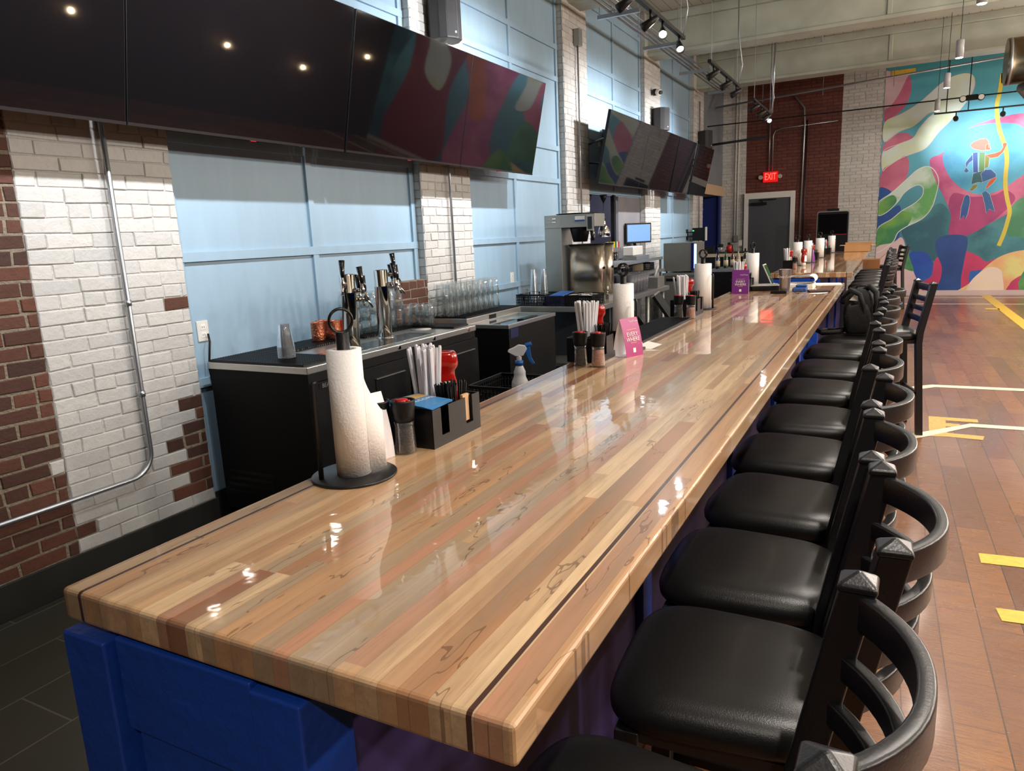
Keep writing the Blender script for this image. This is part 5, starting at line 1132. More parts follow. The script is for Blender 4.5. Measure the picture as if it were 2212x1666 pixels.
def loose(parent, R, h, rz):
    # a torn sheet peeling away from the roll
    b = MB(); n = 16; vs = []
    for i in range(n + 1):
        t_ = i / n; a = rz - 0.6 + 0.6 * t_
        rr = R + 0.0008 + 0.034 * t_ ** 1.6
        x, y = rr * math.cos(a), rr * math.sin(a)
        vs += [(x, y, 0.004 - 0.0), (x, y, h * (0.80 - 0.34 * t_ ** 0.9))]
    fs = [(i * 2, i * 2 + 2, i * 2 + 3, i * 2 + 1) for i in range(n)]
    b.add(vs, fs, 0, True); o = b.build('loose_sheet', M_TOWEL, parent); s = o.modifiers.new('thick', 'SOLIDIFY'); s.thickness = 0.0008
H0 = holder(); usedh = False
SP = [(-1.0, 1.145, -122, 'black paper towel holder nearest the camera', 'upright paper towel roll nearest the camera, a torn sheet peeling off it'),
      (-0.985, 2.90, -25, 'black paper towel holder behind the leaning purple card', 'upright paper towel roll behind the leaning purple card'),
      (-1.015, 4.50, -20, 'black paper towel holder beside the third black caddy', 'upright paper towel roll beside the third black caddy'),
      (-0.975, 6.08, 60, 'black paper towel holder at the far end of the near bar', 'upright paper towel roll at the far end of the near bar'),
      (-0.985, 9.35, 0, 'black towel holder nearest on the farther bar', 'paper towel roll behind the distant ketchup bottles'),
      (-0.925, 9.95, -40, 'black towel holder second on the farther bar', 'paper towel roll second in the row on the farther bar'),
      (-0.895, 11.35, 0, 'black towel holder third on the farther bar', 'paper towel roll third in the row on the farther bar'),
      (-0.86, 13.15, -30, 'black towel holder last on the farther bar', 'cone shaped paper towel roll closest to the exit wall')]
for i, (x, y, rz, la, lb) in enumerate(SP):
    if i == 0: H0.location = (x, y, Z); H0.rotation_euler = (0, 0, math.radians(rz)); tag(H0, la, 'paper towel holder', 'paper towel holders')
    else: dup(H0, (x, y, Z), math.radians(rz), la, 'paper towel holders')
    R = (0.0368, 0.0435, 0.052, 0.05, 0.055, 0.05, 0.058, 0.056)[i]; o = roll_mesh('paper_towel_roll', R, 0.270, i == 0); o.location = (x, y, Z + 0.0068)
    tag(o, lb, 'paper towel roll', 'paper towel rolls')
    if i == 0: loose(o, R, 0.275, math.radians(52))
    if i == 1: loose(o, R, 0.05, math.radians(10))
# ---- caddies
M_CAD = mat('caddy_black', srgb(15, 15, 17), 0.35)
def caddy():
    t = thing('bar_caddy', 'x', 'caddy'); L, W, h, k = 0.111, 0.069, 0.095, 0.003
    b = MB(); b.box(-W, W, -L, L, 0, k)
    b.box(-W, W, -L, -L + k, k, h); b.box(-W, W, L - k, L, k, h); b.box(-W, -W + k, -L, L, k, h)
    b.box(-W + k, W - k, 0.0, k, k, h - 0.004); b.box(-0.01, -0.01 + k, -L, L, k, h - 0.004)
    # front wall with two U shaped slots
    for y0, y1, z0 in ((-L, -0.074, k), (-0.040, 0.040, k), (0.074, L, k)): b.box(W - k, W, y0, y1, z0, h)
    for y0, y1 in ((-0.074, -0.040), (0.040, 0.074)): b.box(W - k, W, y0, y1, k, 0.026)
    b.build('tray', M_CAD, t)
    return t
def ketchup():
    t = thing('ketchup_bottle', 'x', 'ketchup bottle')
    b = MB(); loft(b, [(0.035, 0.020, 0.017, 0, 0), (0.045, 0.030, 0.021, 0, 0), (0.07, 0.034, 0.024, 0, 0), (0.12, 0.033, 0.023, 0, 0), (0.135, 0.029, 0.021, 0, 0), (0.148, 0.029, 0.021, 0, 0), (0.158, 0.037, 0.026, 0, 0), (0.168, 0.039, 0.028, 0, 0), (0.19, 0.037, 0.027, 0, 0), (0.198, 0.032, 0.023, 0, 0), (0.1985, 0.022, 0.015, 0, 0), (0.194, 0.018, 0.012, 0, 0)], 32, 2.8, 0, RZ(PI / 2))
    b.build('bottle_body', M_RED, t)
    b = MB(); b.lathe([(0.024, 0.0), (0.024, 0.034), (0.02, 0.036)], n=22); b.build('cap', M_WHITE, t)
    b = MB(); vs = []
    for s, z in ((0, 0.055), (0, 0.10), (1, 0.122)):
        pass
    b.prism([(-0.024, 0.05), (0.024, 0.05), (0.024, 0.105), (0.016, 0.122), (-0.016, 0.122), (-0.024, 0.105)], lambda a, c, d: (0.0225 + d + 0.0005 - 2.2 * a * a, a, c), 0, 0.0022); l = b.build('label', M_PAPER, t)
    b = MB(); b.prism([(-0.022, 0.052), (0.022, 0.052), (0.022, 0.103), (0.014, 0.119), (-0.014, 0.119), (-0.022, 0.103)], lambda a, c, d: (-0.0225 - d - 0.0005 + 2.2 * a * a, a, c), 0, 0.0022); b.build('label', M_PAPER, t)
    return t
def grinder():
    t = thing('pepper_grinder', 'x', 'spice grinder')
    b = MB(); b.lathe([(0.025, 0.0), (0.0265, 0.004), (0.0235, 0.05), (0.0225, 0.066), (0.0235, 0.078)], n=26); b.build('glass_jar', M_GLASS, t)
    b = MB(); b.lathe([(0.0232, 0.004), (0.0243, 0.008), (0.0222, 0.05), (0.0215, 0.06), (0, 0.062)], n=22); b.build('spice', mat('peppercorns', srgb(52, 38, 26), 0.6, bump=1.0, bscale=260, var=0.6, vscale=250), t)
    b = MB(); b.lathe([(0.0245, 0.078), (0.026, 0.09), (0.029, 0.124), (0.029, 0.128), (0.0255, 0.128), (0.025, 0.12), (0.0, 0.119)], n=28); b.build('grinder_cap', M_BLACK, t)
    b = MB(); b.lathe([(0.0, 0.119), (0.015, 0.122), (0.012, 0.130), (0.0, 0.131)], n=14); b.box(-0.02, 0.02, -0.005, 0.005, 0.121, 0.1285); b.build('red_knob', M_REDD, t, bevel=0.002)
    return t
C0, K0, P0 = caddy(), ketchup(), grinder(); first = [1, 1, 1]
M_SALT = mat('pink_salt', srgb(206, 150, 128), 0.6, bump=1.0, bscale=260, var=0.35, vscale=220)
sb = MB(); sb.tube([(0, 0, 0), (0, 0, 0.195), (0, 0, 0.2)], [0.005, 0.005, 0.0035], 6); straw0 = None
def put(root, idx, loc, rz, lab, grp):
    if first[idx]: first[idx] = 0; root.location = loc; root.rotation_euler = (0, 0, rz); tag(root, lab, None, grp); return root
    return dup(root, loc, rz, lab, grp)
rnd = random.Random(11)
WH = ['near', 'second', 'third', 'fourth', 'fifth', 'sixth', 'seventh']
def station(cx, cy, w_, nstraw, detail=True, grinders=()):
    global straw0
    put(C0, 0, (cx, cy, Z), 0, 'black bar caddy, the %s along the bars, %s' % (w_, {'near': 'with blue cards on top', 'second': 'behind a pair of grinders', 'third': 'before the third towel roll', 'fourth': 'behind the upright purple card'}.get(w_, 'small in the distance')), 'black bar caddies')
    # straws
    for i in range(nstraw):
        a = rnd.random() * 2 * PI; r_ = 0.027 * math.sqrt(rnd.random())
        if straw0 is None: straw0 = sb.build('wrapped_straw', mat('straw_paper', srgb(226, 226, 232), 0.6)); o = straw0
        else: o = straw0.copy(); COL.objects.link(o)
        o.location = (cx - 0.034 + r_ * math.cos(a), cy + 0.02 + r_ * math.sin(a) * 1.2, Z + 0.022 + rnd.random() * 0.008)
        o.rotation_euler = ((rnd.random() - 0.5) * 0.16 - 0.4 * r_ * math.sin(a) * 8, 0.4 * r_ * math.cos(a) * 8 + (rnd.random() - 0.5) * 0.1, 0); 
        tag(o, 'paper wrapped straw bunched upright in the %s caddy' % w_, 'straw', 'wrapped straws in the %s caddy' % w_)
    # stirrers: nobody could count them
    b = MB(); r2_ = random.Random(3)
    for i in range(70 if detail else 20):
        x0, y0 = (r2_.random() - 0.5) * 0.035, (r2_.random() - 0.5) * 0.05; b.tube([(x0, y0, 0), (x0 * 1.5, y0 * 1.7, 0.115 + r2_.random() * 0.015)], 0.0016, 4)
    tag(b.build('coffee_stirrers', M_BLACK, loc=(cx + 0.03, cy + 0.038, Z + 0.008)), 'bunch of black coffee stirrers standing in the %s caddy' % w_, 'coffee stirrers', None, 'stuff')
    put(K0, 1, (cx - 0.022, cy + 0.088, Z + 0.004), math.radians(-52), 'upside down red ketchup bottle standing in the %s caddy' % w_, 'ketchup bottles')
    for (gx, gy, salt) in grinders:
        g = put(P0, 2, (gx, gy, Z), 0, '%s grinder with a black cap beside the %s caddy%s' % ('pink salt' if salt else 'dark pepper', w_, ''), 'glass spice grinders')
        if salt:
            for c in kids(g):
                if c.name.startswith('spice'): c.data = c.data.copy(); c.data.materials[0] = M_SALT
station(-1.008, 1.476, 'near', 30, True, ((-0.993, 1.325, 0), (-1.048, 1.300, 1)))
station(-1.03, 2.66, 'second', 26, True, ((-1.02, 2.495, 0), (-0.945, 2.485, 1)))
station(-1.03, 4.17, 'third', 24, True, ((-1.035, 4.0, 0), (-0.965, 3.99, 1)))
station(-1.00, 5.78, 'fourth', 18, True)
station(-0.99, 8.75, 'fifth', 12, False, ((-0.93, 8.62, 1),))
station(-0.93, 10.75, 'sixth', 10, False)
station(-0.90, 12.6, 'seventh', 10, False)
K2 = dup(K0, (-0.90, 9.25, Z), math.radians(-25), 'upside down red ketchup bottle standing loose on the farther bar', 'ketchup bottles')
# blue cards on the near caddy
for k in range(6):
    b = MB(); b.box(-0.062, 0.062, -0.048, 0.048, 0, 0.0012); o = b.build('blue_card', mat('card_blue', srgb(70, 140, 200), 0.35)); o.location = (-1.008, 1.418, Z + 0.0965 + k * 0.0016); o.rotation_euler = (0.0, 0.02, 0.05 - k * 0.05)
    tag(o, 'blue printed card stacked flat on the near end of the first caddy', 'card', 'blue cards on the first caddy')
    if k == 5:
        text('lettering', 'WELCOME', 0.02, T(0.0, 0.0, 0.0014) @ RZ(PI / 2), M_PAPER, o, 0.0001); b = MB(); b.box(-0.055, -0.02, -0.01, 0.044, 0.0012, 0.0016); b.build('picture', mat('card_orange', srgb(214, 170, 100), 0.4), o)
b = MB(); b.box(-0.0015, 0.0, -0.014, 0.014, 0, 0.07)
for k in range(4):
    o = b.build('napkin_slip', mat('slip_tan', srgb(206, 168, 130), 0.6)); o.location = (-0.948 - k * 0.002, 1.533, Z + 0.03); tag(o, 'tan paper slip standing in the front slot of the near caddy', 'paper slip', 'paper slips in the near caddy')
for x, y in ((-0.975, 1.50), (-0.965, 1.56)):
    b = MB(); b.lathe([(0.014, 0), (0.015, 0.06), (0.011, 0.085), (0.012, 0.09), (0, 0.092)], n=16); tag(b.build('salt_shaker', M_GLASS, loc=(x, y, Z + 0.004)), 'small clear shaker inside the front row of the near caddy', 'shaker', 'clear shakers in the near caddy')
# ---- tent cards
M_PURP = mat('card_purple', srgb(116, 44, 132), 0.4); M_PINK = mat('card_pink', srgb(176, 74, 130), 0.4); M_CREAM = mat('card_cream', srgb(240, 236, 240), 0.5)
def tent(x, y, rz, label, m=None, words=True, w_=0.052, h=0.152, d=0.034):
    t = thing('table_card', label, 'table card', (x, y, Z), rz, 'folded table cards'); m = m or M_PURP
    def panel(s, z): return s * (d * (1 - (z / h) ** 1.7) + 0.0004)
    for s, nm in ((1, 'front_panel'), (-1, 'back_panel')):
        b = MB(); n = 10; vs = []
        for i in range(n + 1):
            z = h * i / n; xx = panel(s, z); vs += [(xx, -w_, z), (xx, w_, z), (xx - s * 0.0008, w_, z), (xx - s * 0.0008, -w_, z)]
        fs = [(0, 1, 2, 3)] + [(i * 4 + j, i * 4 + (j + 1) % 4, i * 4 + 4 + (j + 1) % 4, i * 4 + 4 + j) for i in range(n) for j in range(4)] + [(n * 4, n * 4 + 3, n * 4 + 2, n * 4 + 1)]
        b.add(vs, fs)
        o = b.build(nm, [m if s == 1 else M_CREAM, M_CREAM], t)
        for p in o.data.polygons:
            if abs(p.normal.x) > 0.3 and p.normal.x * s < 0: p.material_index = 1
        if s == 1: fp = o
    b = MB(); b.box(-d * 0.98, d * 0.98, -w_, w_, 0.0002, 0.001); b.build('base_flap', M_CREAM, t)
    if words:
        def M_at(z, off=0.0012):
            dz = 0.002; sl = math.atan2(panel(1, z - dz) - panel(1, z + dz), 2 * dz); return T(panel(1, z) + off, 0, z) @ RY(-sl) @ RZ(PI / 2) @ RX(PI / 2)
        text('lettering', 'EVERY', 0.024, M_at(0.088), M_PAPER, fp, 0.0002); text('lettering', 'WHERE', 0.024, M_at(0.068), M_PAPER, fp, 0.0002)
        for z, a, c in ((0.106, -0.03, 0.03), (0.054, -0.018, 0.018)):
            b = MB(); b.prism([(a, z), (c, z), (c, z + 0.002), (a, z + 0.002)], lambda u, v, dd: (panel(1, v) + 0.0008 + dd, u, v), 0, 0.0006)
            b.build('small_print', mat('print_orange', srgb(236, 170, 120), 0.5), fp)
        text('lettering', 'TouchTunes', 0.011, T(0, 0.024, 0) @ M_at(0.138), M_PAPER, fp, 0.0002)
        b = MB(); b.prism([(-0.008, 0.016), (0.008, 0.016), (0.008, 0.034), (-0.008, 0.034)], lambda u, v, dd: (panel(1, v) + 0.0008 + dd, u, v), 0, 0.0005); b.build('white_square', M_PAPER, fp)
    return t
tent(-0.915, 2.745, math.radians(-22), 'purple folded card reading EVERY WHERE, leaning beside the second caddy', M_PINK)
tent(-0.975, 5.56, math.radians(-82), 'purple folded card reading EVERY WHERE standing square to the view', M_PURP, w_=0.06, h=0.175)
tent(-0.93, 10.45, math.radians(-20), 'tiny purple folded card on the farther bar', M_PURP, words=False)
tent(-1.045, 1.262, math.radians(165), 'white backed folded card with a teal corner behind the nearest towel roll', mat('card_teal', srgb(40, 160, 160), 0.4), words=False, w_=0.04)
# loose paper by the second towel roll, and its teal cousin
b = MB(); b.prism([(-0.05, 0), (0.03, -0.01), (0.06, 0.05), (-0.01, 0.08)], lambda a, c, d: (a, c, d + max(0, c) * 0.25), 0, 0.0006); tag(b.build('loose_paper', M_PAPER, loc=(-0.90, 2.92, Z + 0.0005)), 'small loose white paper lying right of the second towel roll', 'paper')
b = MB(); b.box(-1.125, -0.952, 3.06, 3.94, Z + 0.0005, Z + 0.010)
for k in range(44): b.box(-1.12, -0.957, 3.07 + k * 0.02, 3.074 + k * 0.02, Z + 0.010, Z + 0.0125)
tag(b.build('bar_mat', M_MAT), 'long black spill mat along the service edge of the near bar', 'bar mat')
# ---- belongings at the far end of the near bar
t = thing('plastic_tumbler', 'tall clear plastic tumbler with white script lettering beside the keys', 'tumbler', (-0.675, 5.66, Z))
b = MB(); b.lathe([(0.031, 0), (0.033, 0.004), (0.045, 0.165), (0.0465, 0.168), (0.0445, 0.168), (0.0315, 0.012), (0, 0.01)], n=32); b.build('cup', mat('clear_tumbler', (0.86, 0.86, 0.95, 1), 0.18, trans=0.9, ior=1.3), t)
text('lettering', 'Coca-Cola', 0.022, T(-0.0, -0.0435, 0.115) @ RX(PI / 2 + 0.07), M_PAPER, t, 0.0006, shear=0.35)
t = thing('tablet_case', 'black open tablet case beside the clear tumbler', 'tablet case', (-0.845, 5.86, Z))
b = MB(); b.box(-0.11, 0.10, -0.09, 0.11, 0, 0.035, 0, RZ(0.25)); b.build('case', M_BLACK, t, bevel=0.01)
b = MB(); b.box(-0.115, 0.105, -0.095, 0.115, 0.0352, 0.040, 0, RZ(0.25)); b.build('lid_edge', M_STEELD, t, bevel=0.002)
t = thing('laptop', 'silver laptop screen seen edge on, leaning back behind the tablet case', 'laptop', (-0.82, 6.14, Z))
b = MB(); b.box(-0.06, 0.065, -0.08, 0.08, 0, 0.016); b.build('keyboard_base', M_BLACK, t, bevel=0.003)
b = MB(); b.box(-0.004, 0.004, -0.08, 0.08, 0.0, 0.185, 0, T(0.0, 0, 0.016) @ RY(-0.42)); s = b.build('screen_lid', mat('silver_plastic', srgb(176, 172, 170), 0.35), t, bevel=0.003)
b = MB(); b.box(0.0045, 0.0055, -0.07, 0.07, 0.012, 0.175, 0, T(0.0, 0, 0.016) @ RY(-0.42)); b.build('screen', M_SCREEN, s)
t = thing('order_binder', 'white binder with a page curling over at the far bar end', 'binder', (-0.62, 6.22, Z))
b = MB(); b.box(-0.12, 0.10, -0.13, 0.13, 0, 0.022); b.build('pages', M_PAPER, t, bevel=0.002)
b = MB(); n = 14; vs = []
for i in range(n + 1):
    a = PI * 1.15 * i / n; vs += [(0.08 + 0.035 * math.sin(a), -0.13, 0.055 - 0.032 * math.cos(a)), (0.08 + 0.035 * math.sin(a), 0.13, 0.058 - 0.032 * math.cos(a))]
vs = [(-0.12, -0.13, 0.072), (-0.12, 0.13, 0.074)] + vs[::-1]
b.add(vs, [(i * 2, i * 2 + 1, i * 2 + 3, i * 2 + 2) for i in range(n + 1)], 0, True); o = b.build('curled_page', M_PAPER, t); o.modifiers.new('s', 'SOLIDIFY').thickness = 0.002
b = MB(); b.prism([(0, 0), (0.19, 0.02), (0.17, 0.2), (-0.02, 0.2)], lambda a, c, d: (a, c, d), 0, 0.004); tag(b.build('paper_stack', M_PAPER, loc=(-0.51, 6.27, Z + 0.0005)), 'flat white sheet of paper at the corner of the near bar', 'paper')
b = MB(); b.prism([(0, 0.03), (0.07, 0.0), (0.12, 0.03), (0.13, 0.09), (0.03, 0.08)], lambda a, c, d: (a, c, d + 0.004 * abs(a * 10)), 0, 0.001); tag(b.build('paper_note', M_PAPER, loc=(-0.50, 5.46, Z + 0.0005)), 'crumpled white note lying in front of the brown wallet', 'paper')
b = MB(); b.box(-0.075, 0.075, -0.04, 0.04, 0, 0.014, 0, RZ(0.3)); tag(b.build('wallet', mat('brown_leather', srgb(70, 54, 54), 0.6), bevel=0.005, loc=(-0.44, 5.68, Z)), 'dark brown wallet near the bar corner', 'wallet')
b = MB(); b.box(-0.055, 0.055, -0.016, 0.016, 0, 0.022, 0, RZ(0.05)); tag(b.build('marker_case', M_BLACK, bevel=0.006, loc=(-0.70, 5.53, Z)), 'small black case lying in front of the clear tumbler', 'case')
b = MB(); b.box(-0.05, 0.05, -0.05, 0.05, 0, 0.03); b.box(-0.03, 0.05, -0.02, 0.04, 0.03, 0.05); tag(b.build('blue_pouch', mat('pouch_blue', srgb(48, 84, 150), 0.6, bump=0.8, bscale=60), bevel=0.012, loc=(-0.575, 5.72, Z)), 'blue cloth pouch heaped behind the keys', 'pouch')
t = thing('key_bunch', 'bunch of brass keys on a ring beside the clear tumbler', 'keys', (-0.58, 5.54, Z))
b = MB(); b.tube([(0.014 * math.cos(a), 0.014 * math.sin(a), 0.006) for a in [i * PI / 8 for i in range(16)]], 0.0015, 6, closed=True); b.build('key_ring', M_CHROME, t)
for k in range(6):
    a = k * 1.05; b = MB(); b.box(0.012, 0.05, -0.004, 0.004, 0.002 + k * .002, 0.004 + k * .002, 0, RZ(a)); b.box(0.008, 0.022, -0.009, 0.009, 0.002 + k * .002, 0.004 + k * .002, 0, RZ(a)); b.build('key', mat('brass', srgb(196, 156, 84), 0.25, 1.0), t)
# ---- carton at the end of the farther bar
t = thing('cardboard_tray', 'open shallow cardboard carton at the far end of the farther bar', 'carton', (-0.47, 13.35, Z))
b = MB(); b.box(-0.2, 0.2, -0.15, 0.15, 0, 0.004); b.box(-0.2, 0.2, -0.15, -0.146, 0, 0.11); b.box(-0.2, 0.2, 0.146, 0.15, 0, 0.15); b.box(-0.2, -0.196, -0.15, 0.15, 0, 0.11); b.box(0.196, 0.2, -0.15, 0.15, 0, 0.11); b.build('box', M_CARD, t)
b = MB(); b.box(0.2, 0.26, -0.15, 0.15, 0.10, 0.105, 0, T(0, 0, 0)); b.box(-0.27, -0.2, -0.15, 0.15, 0.105, 0.11); b.build('flap', M_CARD, t)
t = thing('cardboard_box', 'brown cardboard box standing open on the floor past the farther bar', 'carton', (-0.27, 14.15, 0))
b = MB(); b.box(-0.13, 0.13, -0.15, 0.15, 0, 0.90); b.build('box', mat('cardboard_brown', srgb(150, 100, 60), 0.8), t, bevel=0.003)
b = MB(); b.box(0.0, 0.16, -0.15, 0.15, 0.0, 0.005, 0, T(0.13, 0, 0.90) @ RY(-0.8)); b.build('flap', M_CARD, t)
# ---- backpack on the last stool of the near bar
t = thing('backpack', 'bulky black backpack slumped on a bar stool with a white tag in its pocket', 'backpack', (-0.165, 5.60, 0.782))
def lump(b, rx, ry, h, cx, cy, z0, seed, e=4.0, M=None):
    rr = random.Random(seed); n, k = 36, 16; ph = [rr.random() * 6.28 for _ in range(8)]; vs = []
    for i in range(k + 1):
        s = i / k; prof = min(1, (math.sin(PI * min(1, max(0.0, s * 0.94 + 0.04)))) ** 0.16)
        if s > 0.5: prof *= 1 - 0.22 * (s - 0.5)
        for j in range(n):
            a = 2 * PI * j / n; c, d = math.cos(a), math.sin(a)
            wob = 1 + 0.035 * math.sin(3 * a + ph[0] + s * 4) + 0.03 * math.sin(5 * a + ph[1] - s * 7) + 0.02 * math.sin(9 * a + ph[2] + s * 12)
            v = Vector((cx + rx * prof * wob * abs(c) ** (2 / e) * (1 if c > 0 else -1), cy + ry * prof * wob * abs(d) ** (2 / e) * (1 if d > 0 else -1), z0 + h * s + 0.008 * math.sin(4 * a + ph[3])  * s)); vs.append(M @ v if M else v)
    fs = [(i * n + j, i * n + (j + 1) % n, (i + 1) * n + (j + 1) % n, (i + 1) * n + j) for i in range(k) for j in range(n)] + [[j for j in range(n)][::-1], [k * n + j for j in range(n)]]
    b.add(vs, fs, 0, True)
M_BAG = mat('black_nylon', srgb(13, 13, 14), 0.7, bump=0.5, bscale=220)
b = MB(); lump(b, 0.10, 0.12, 0.30, 0.0, 0.02, 0.008, 1); b.build('main_bag', M_BAG, t)
b = MB(); lump(b, 0.085, 0.04, 0.20, -0.01, -0.115, 0.012, 2); b.build('front_pocket', M_BAG, t)
b = MB(); b.tube([(-0.11, -0.04, 0.26), (-0.06, -0.09, 0.31), (0.0, -0.12, 0.28), (0.03, -0.14, 0.2), (0.04, -0.14, 0.05)], [0.014, 0.018, 0.018, 0.014, 0.008], 8); b.build('strap', M_BAG, t)
b = MB(); b.tube([(0.02, 0.0, 0.305), (0.06, -0.04, 0.33), (0.10, -0.08, 0.29), (0.105, -0.10, 0.22), (0.09, -0.10, 0.06)], [0.014, 0.02, 0.02, 0.016, 0.01], 8); b.build('strap', M_BAG, t)
b = MB(); b.tube([(-0.04, 0.03, 0.30), (-0.02, 0.03, 0.33), (0.03, 0.03, 0.33), (0.05, 0.03, 0.30)], 0.008, 8); b.build('carry_handle', M_BAG, t)
b = MB(); b.prism([(-0.035, 0), (0.02, -0.005), (0.01, 0.06)], lambda a, c, d: (a - 0.03, -0.10 + c * 0.3 + d, 0.24 + c), 0, 0.002); b.build('white_tag', M_PAPER, t)
t = thing('bag_strap', 'black padded strap and buckle trailing over the seat edge beside the backpack', 'strap', (-0.33, 5.50, 0.782))
b = MB(); b.tube([(0.12, 0.16, 0.02), (0.0, 0.12, 0.016), (-0.10, 0.03, 0.02), (-0.06, -0.08, 0.018), (0.04, -0.05, 0.026), (0.09, 0.06, 0.03)], 0.016, 8); b.build('webbing', M_BAG, t)
b = MB(); b.box(-0.03, 0.02, -0.02, 0.02, 0.03, 0.045); b.build('buckle', M_BLACK, t, bevel=0.004)
# ================================================================== LAMPS
def track_bar(x, ya, yb, z, label, heads):
    t = thing('track_light', label, 'track light', (x, ya, z), 0, 'black track lights over the back bar')
    b = MB(); b.box(-0.018, 0.018, 0, yb - ya, 0, 0.03); b.build('track_rail', M_BLACKM, t)
    for y in (0.1, yb - ya - 0.1): b = MB(); b.tube([(0, y, 0.03), (0, y, ZC - z)], 0.003, 6); b.build('hanger', M_GALV, t)
    b = MB()
    b.tube([(0, yb - ya - 0.03, 0.02), (0.05, yb - ya - 0.05, 0.25), (0.01, yb - ya - 0.1, 0.6), (0, yb - ya - 0.1, ZC - z)], 0.007, 8)
    b.build('feed_conduit', M_GALV, t)
    for (y, tg) in heads:
        o = Vector((x, y, z)); d = (Vector(tg) - o).normalized(); p = Vector((0, y - ya, -0.08))
        h = MB(); h.tube([(0, y - ya, 0), (0, y - ya, -0.05)], 0.012, 8); h.lathe([(0.0, -0.07), (0.02, -0.07), (0.036, 0.05), (0.037, 0.075), (0.034, 0.075), (0.033, 0.045), (0, 0.045)], n=18, M=Matrix.Translation(p) @ d.to_track_quat('Z', 'Y').to_matrix().to_4x4())
        ho = h.build('lamp_head', M_BLACKM, t)
        g = MB(); g.tube([p + d * 0.046, p + d * 0.05], 0.03, 16); g.build('lamp_glow', M_EMW, ho)
        spot('track_spot', o + Vector((0, 0, -0.08)) + d * 0.085, tg, P_TRACK * (0.12 if y in BAR_AIM else 1), COOL, 1.7, 0.8, 0.03)
BAR_AIM = {6.4: (-0.6, 2.6, 0.9), 6.95: (-0.7, 4.5, 1.0), 12.45: (-0.6, 8.6, 0.9)}
for x, ya, yb, lab, hd in ((-1.8, 0.9, 3.3, 'black track light over the nearest painted brick pier', (1.3, 2.2, 3.1)),
                      (-1.8, 4.6, 7.1, 'black track light hanging nearest the camera above the televisions', (4.85, 5.45, 6.05, 6.4, 6.95)),
                      (-1.8, 8.18, 9.85, 'black track light in the middle of the run', (8.4, 9.1, 9.7)),
                      (-1.8, 10.94, 12.62, 'black track light nearest the exit door', (11.1, 11.7, 12.2, 12.45))):
    track_bar(x, ya, yb, 3.27, lab, [(y, BAR_AIM[y] if y in BAR_AIM else (-3.4, y + 0.15, 2.5)) for y in hd])
def pendant(x, y, z, label, P=P_PEND, grp='cylinder pendants over the court floor', col=NEUT, globe=False):
    t = thing('pendant_lamp', label, 'pendant lamp', (x, y, z), 0, grp)
    b = MB(); b.lathe([(0.038, 0.0), (0.038, 0.17), (0.03, 0.18)], n=20); b.build('lamp_shade', mat('grey_lamp_shade', srgb(170, 172, 176), 0.4), t)
    b = MB(); b.tube([(0, 0, 0.18), (0, 0, ZC - z)], 0.003, 6); b.build('cable', M_BLACK, t)
    b = MB(); b.lathe([(0.033, -0.002), (0.033, 0.001)], n=20); b.build('lamp_glow', M_EMW, t)
    if globe:
        b = MB(); b.lathe([(0.0, -0.16), (0.05, -0.145), (0.08, -0.1), (0.085, -0.07), (0.06, -0.02), (0.036, 0.0)], n=20); b.build('bulb', mat('warm_bulb', (1, 0.8, 0.5, 1), 0.5, emit=(1, 0.72, 0.4, 1), estr=12), t)
        l = bpy.data.lights.new('fill_bulb_light', 'POINT'); l.energy = P; l.color = col; l.shadow_soft_size = 0.09
        o = bpy.data.objects.new('fill_bulb_light', l); COL.objects.link(o); o.location = (x, y, z - 0.26)
        return
    spot('pendant_spot', (x, y, z - 0.02), (x, y, 0), P, col, 2.5, 0.9, 0.04)
for x, y, lab in ((0.54, 7.22, 'grey cylinder pendant, only its glowing rim showing under the beam'), (0.54, 9.41, 'grey cylinder pendant hanging largest in front of the mural'), (0.54, 11.4, 'grey cylinder pendant hanging second from the exit end of its row'), (0.54, 13.69, 'smallest grey cylinder pendant beside the black mural track')):
    pendant(x, y, 3.2, lab)
for y in (5.2, 3.1, 1.0, -1.1): pendant(0.54, y, 3.2, 'grey cylinder pendant above the bar stools')
for y in (1.5, 4.0, 6.5, 9.0, 11.5, 14.0):  # out-of-view bulb pendants added as general fill for the hall
    pendant(3.4, y, 3.4, 'unseen fill pendant added over the court', P_HALL_FILL, 'added fill pendants over the court', WARM, True)
    pendant(5.8, y, 3.4, 'unseen fill pendant added over the far side of the court', P_HALL_FILL, 'added fill pendants over the court', WARM, True)
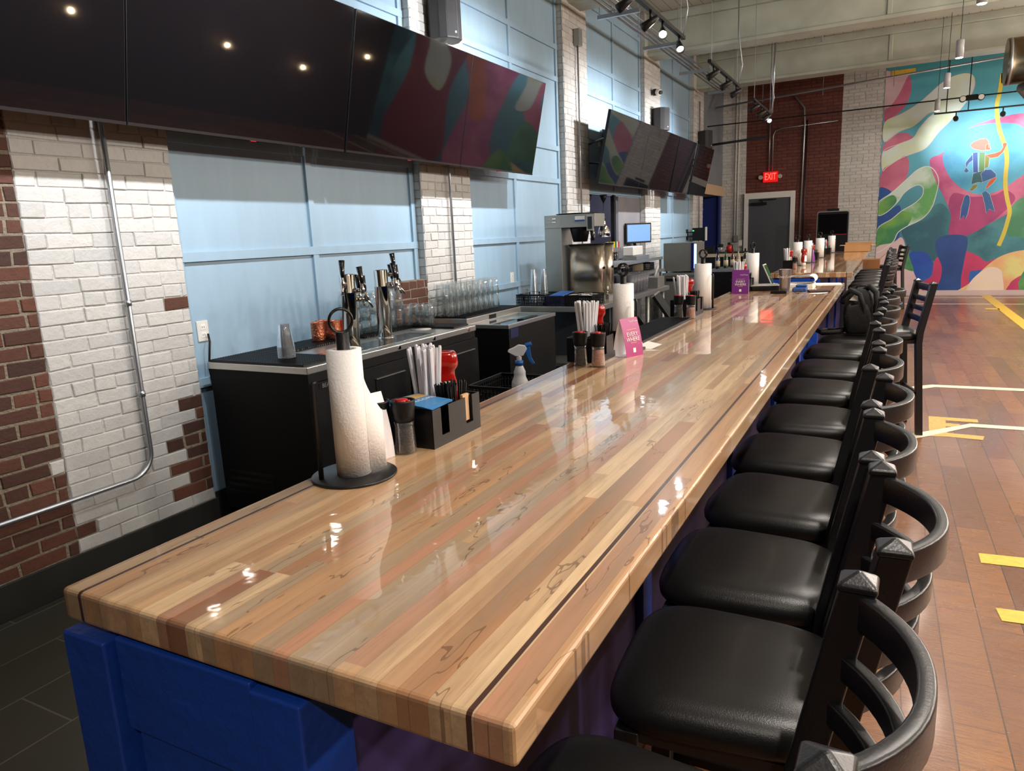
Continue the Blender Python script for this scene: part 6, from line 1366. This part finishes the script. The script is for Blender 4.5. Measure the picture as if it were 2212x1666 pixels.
for x, y, z in ((XR, 8.4, 1.25), (XR, 11.7, 1.35), (XR, 13.95, 1.3), (XR, 16.1, 1.95)):
    t = thing('wall_sconce', 'warm bulb sconce on the dark side wall of the hall', 'sconce', (x - 0.001, y, z), 0, 'warm wall sconces')
    b = MB(); b.box(-0.02, 0, -0.05, 0.05, -0.06, 0.06); b.tube([(-0.02, 0, 0), (-0.12, 0, 0), (-0.12, 0, 0.04)], 0.008, 8); b.build('bracket', M_BLACKM, t)
    b = MB(); b.lathe([(0.012, 0.04), (0.03, 0.08), (0.034, 0.11), (0.02, 0.14), (0, 0.145)], -0.12, 0, 16); b.build('bulb', MATS['warm_bulb'], t)
    l = bpy.data.lights.new('sconce_light', 'POINT'); l.energy = 16; l.color = (1, 0.72, 0.42); l.shadow_soft_size = 0.035
    o = bpy.data.objects.new('sconce_light', l); COL.objects.link(o); o.location = (x - 0.16, y, z + 0.1)
# track across the mural
t = thing('track_light', 'long black track light hung across the mural', 'track light', (0.55, 15.0, 3.3))
b = MB(); b.box(0, 3.6, -0.018, 0.018, 0, 0.025); b.build('track_rail', M_BLACKM, t)
for x in (0.18, 0.5, 2.6): b = MB(); b.tube([(x, 0, 0.02), (x, 0, ZC - 3.3)], 0.008, 6); b.build('hanger', M_BLACKM, t)
for x in (0.88, 1.55, 2.4, 3.3):
    tg = Vector((x + 0.25, YF, 3.08)); o = Vector((x, 15.0, 3.2)); d = (tg - o).normalized(); p = o - Vector((0.55, 15.0, 3.3))
    h = MB(); h.tube([(p.x, 0, 0), (p.x, 0, -0.1)], 0.01, 8); h.tube([p - d * 0.06, p + d * 0.05], 0.04, 16); h.build('lamp_head', M_BLACKM, t)
    spot('mural_spot', o + d * 0.07, tg, P_MURAL, COOL, 0.8, 1.0, 0.05)
# unseen strip lamp added for dim fill in the kitchen behind the pass
t = thing('kitchen_fill_lamp', 'unseen fill lamp added inside the kitchen behind the pass', 'lamp', (-4.1, 9.8, 2.44))
b = MB(); b.box(-0.08, 0.08, -0.5, 0.5, 0, 0.06); b.build('housing', M_WHITE, t)
l = bpy.data.lights.new('kitchen_fill_light', 'AREA'); l.energy = P_KITCHEN_FILL; l.color = (0.86, 0.88, 1.0); l.size = 0.16; l.size_y = 1.0; l.shape = 'RECTANGLE'
o = bpy.data.objects.new('kitchen_fill_light', l); COL.objects.link(o); o.location = (-4.1, 9.8, 2.43)
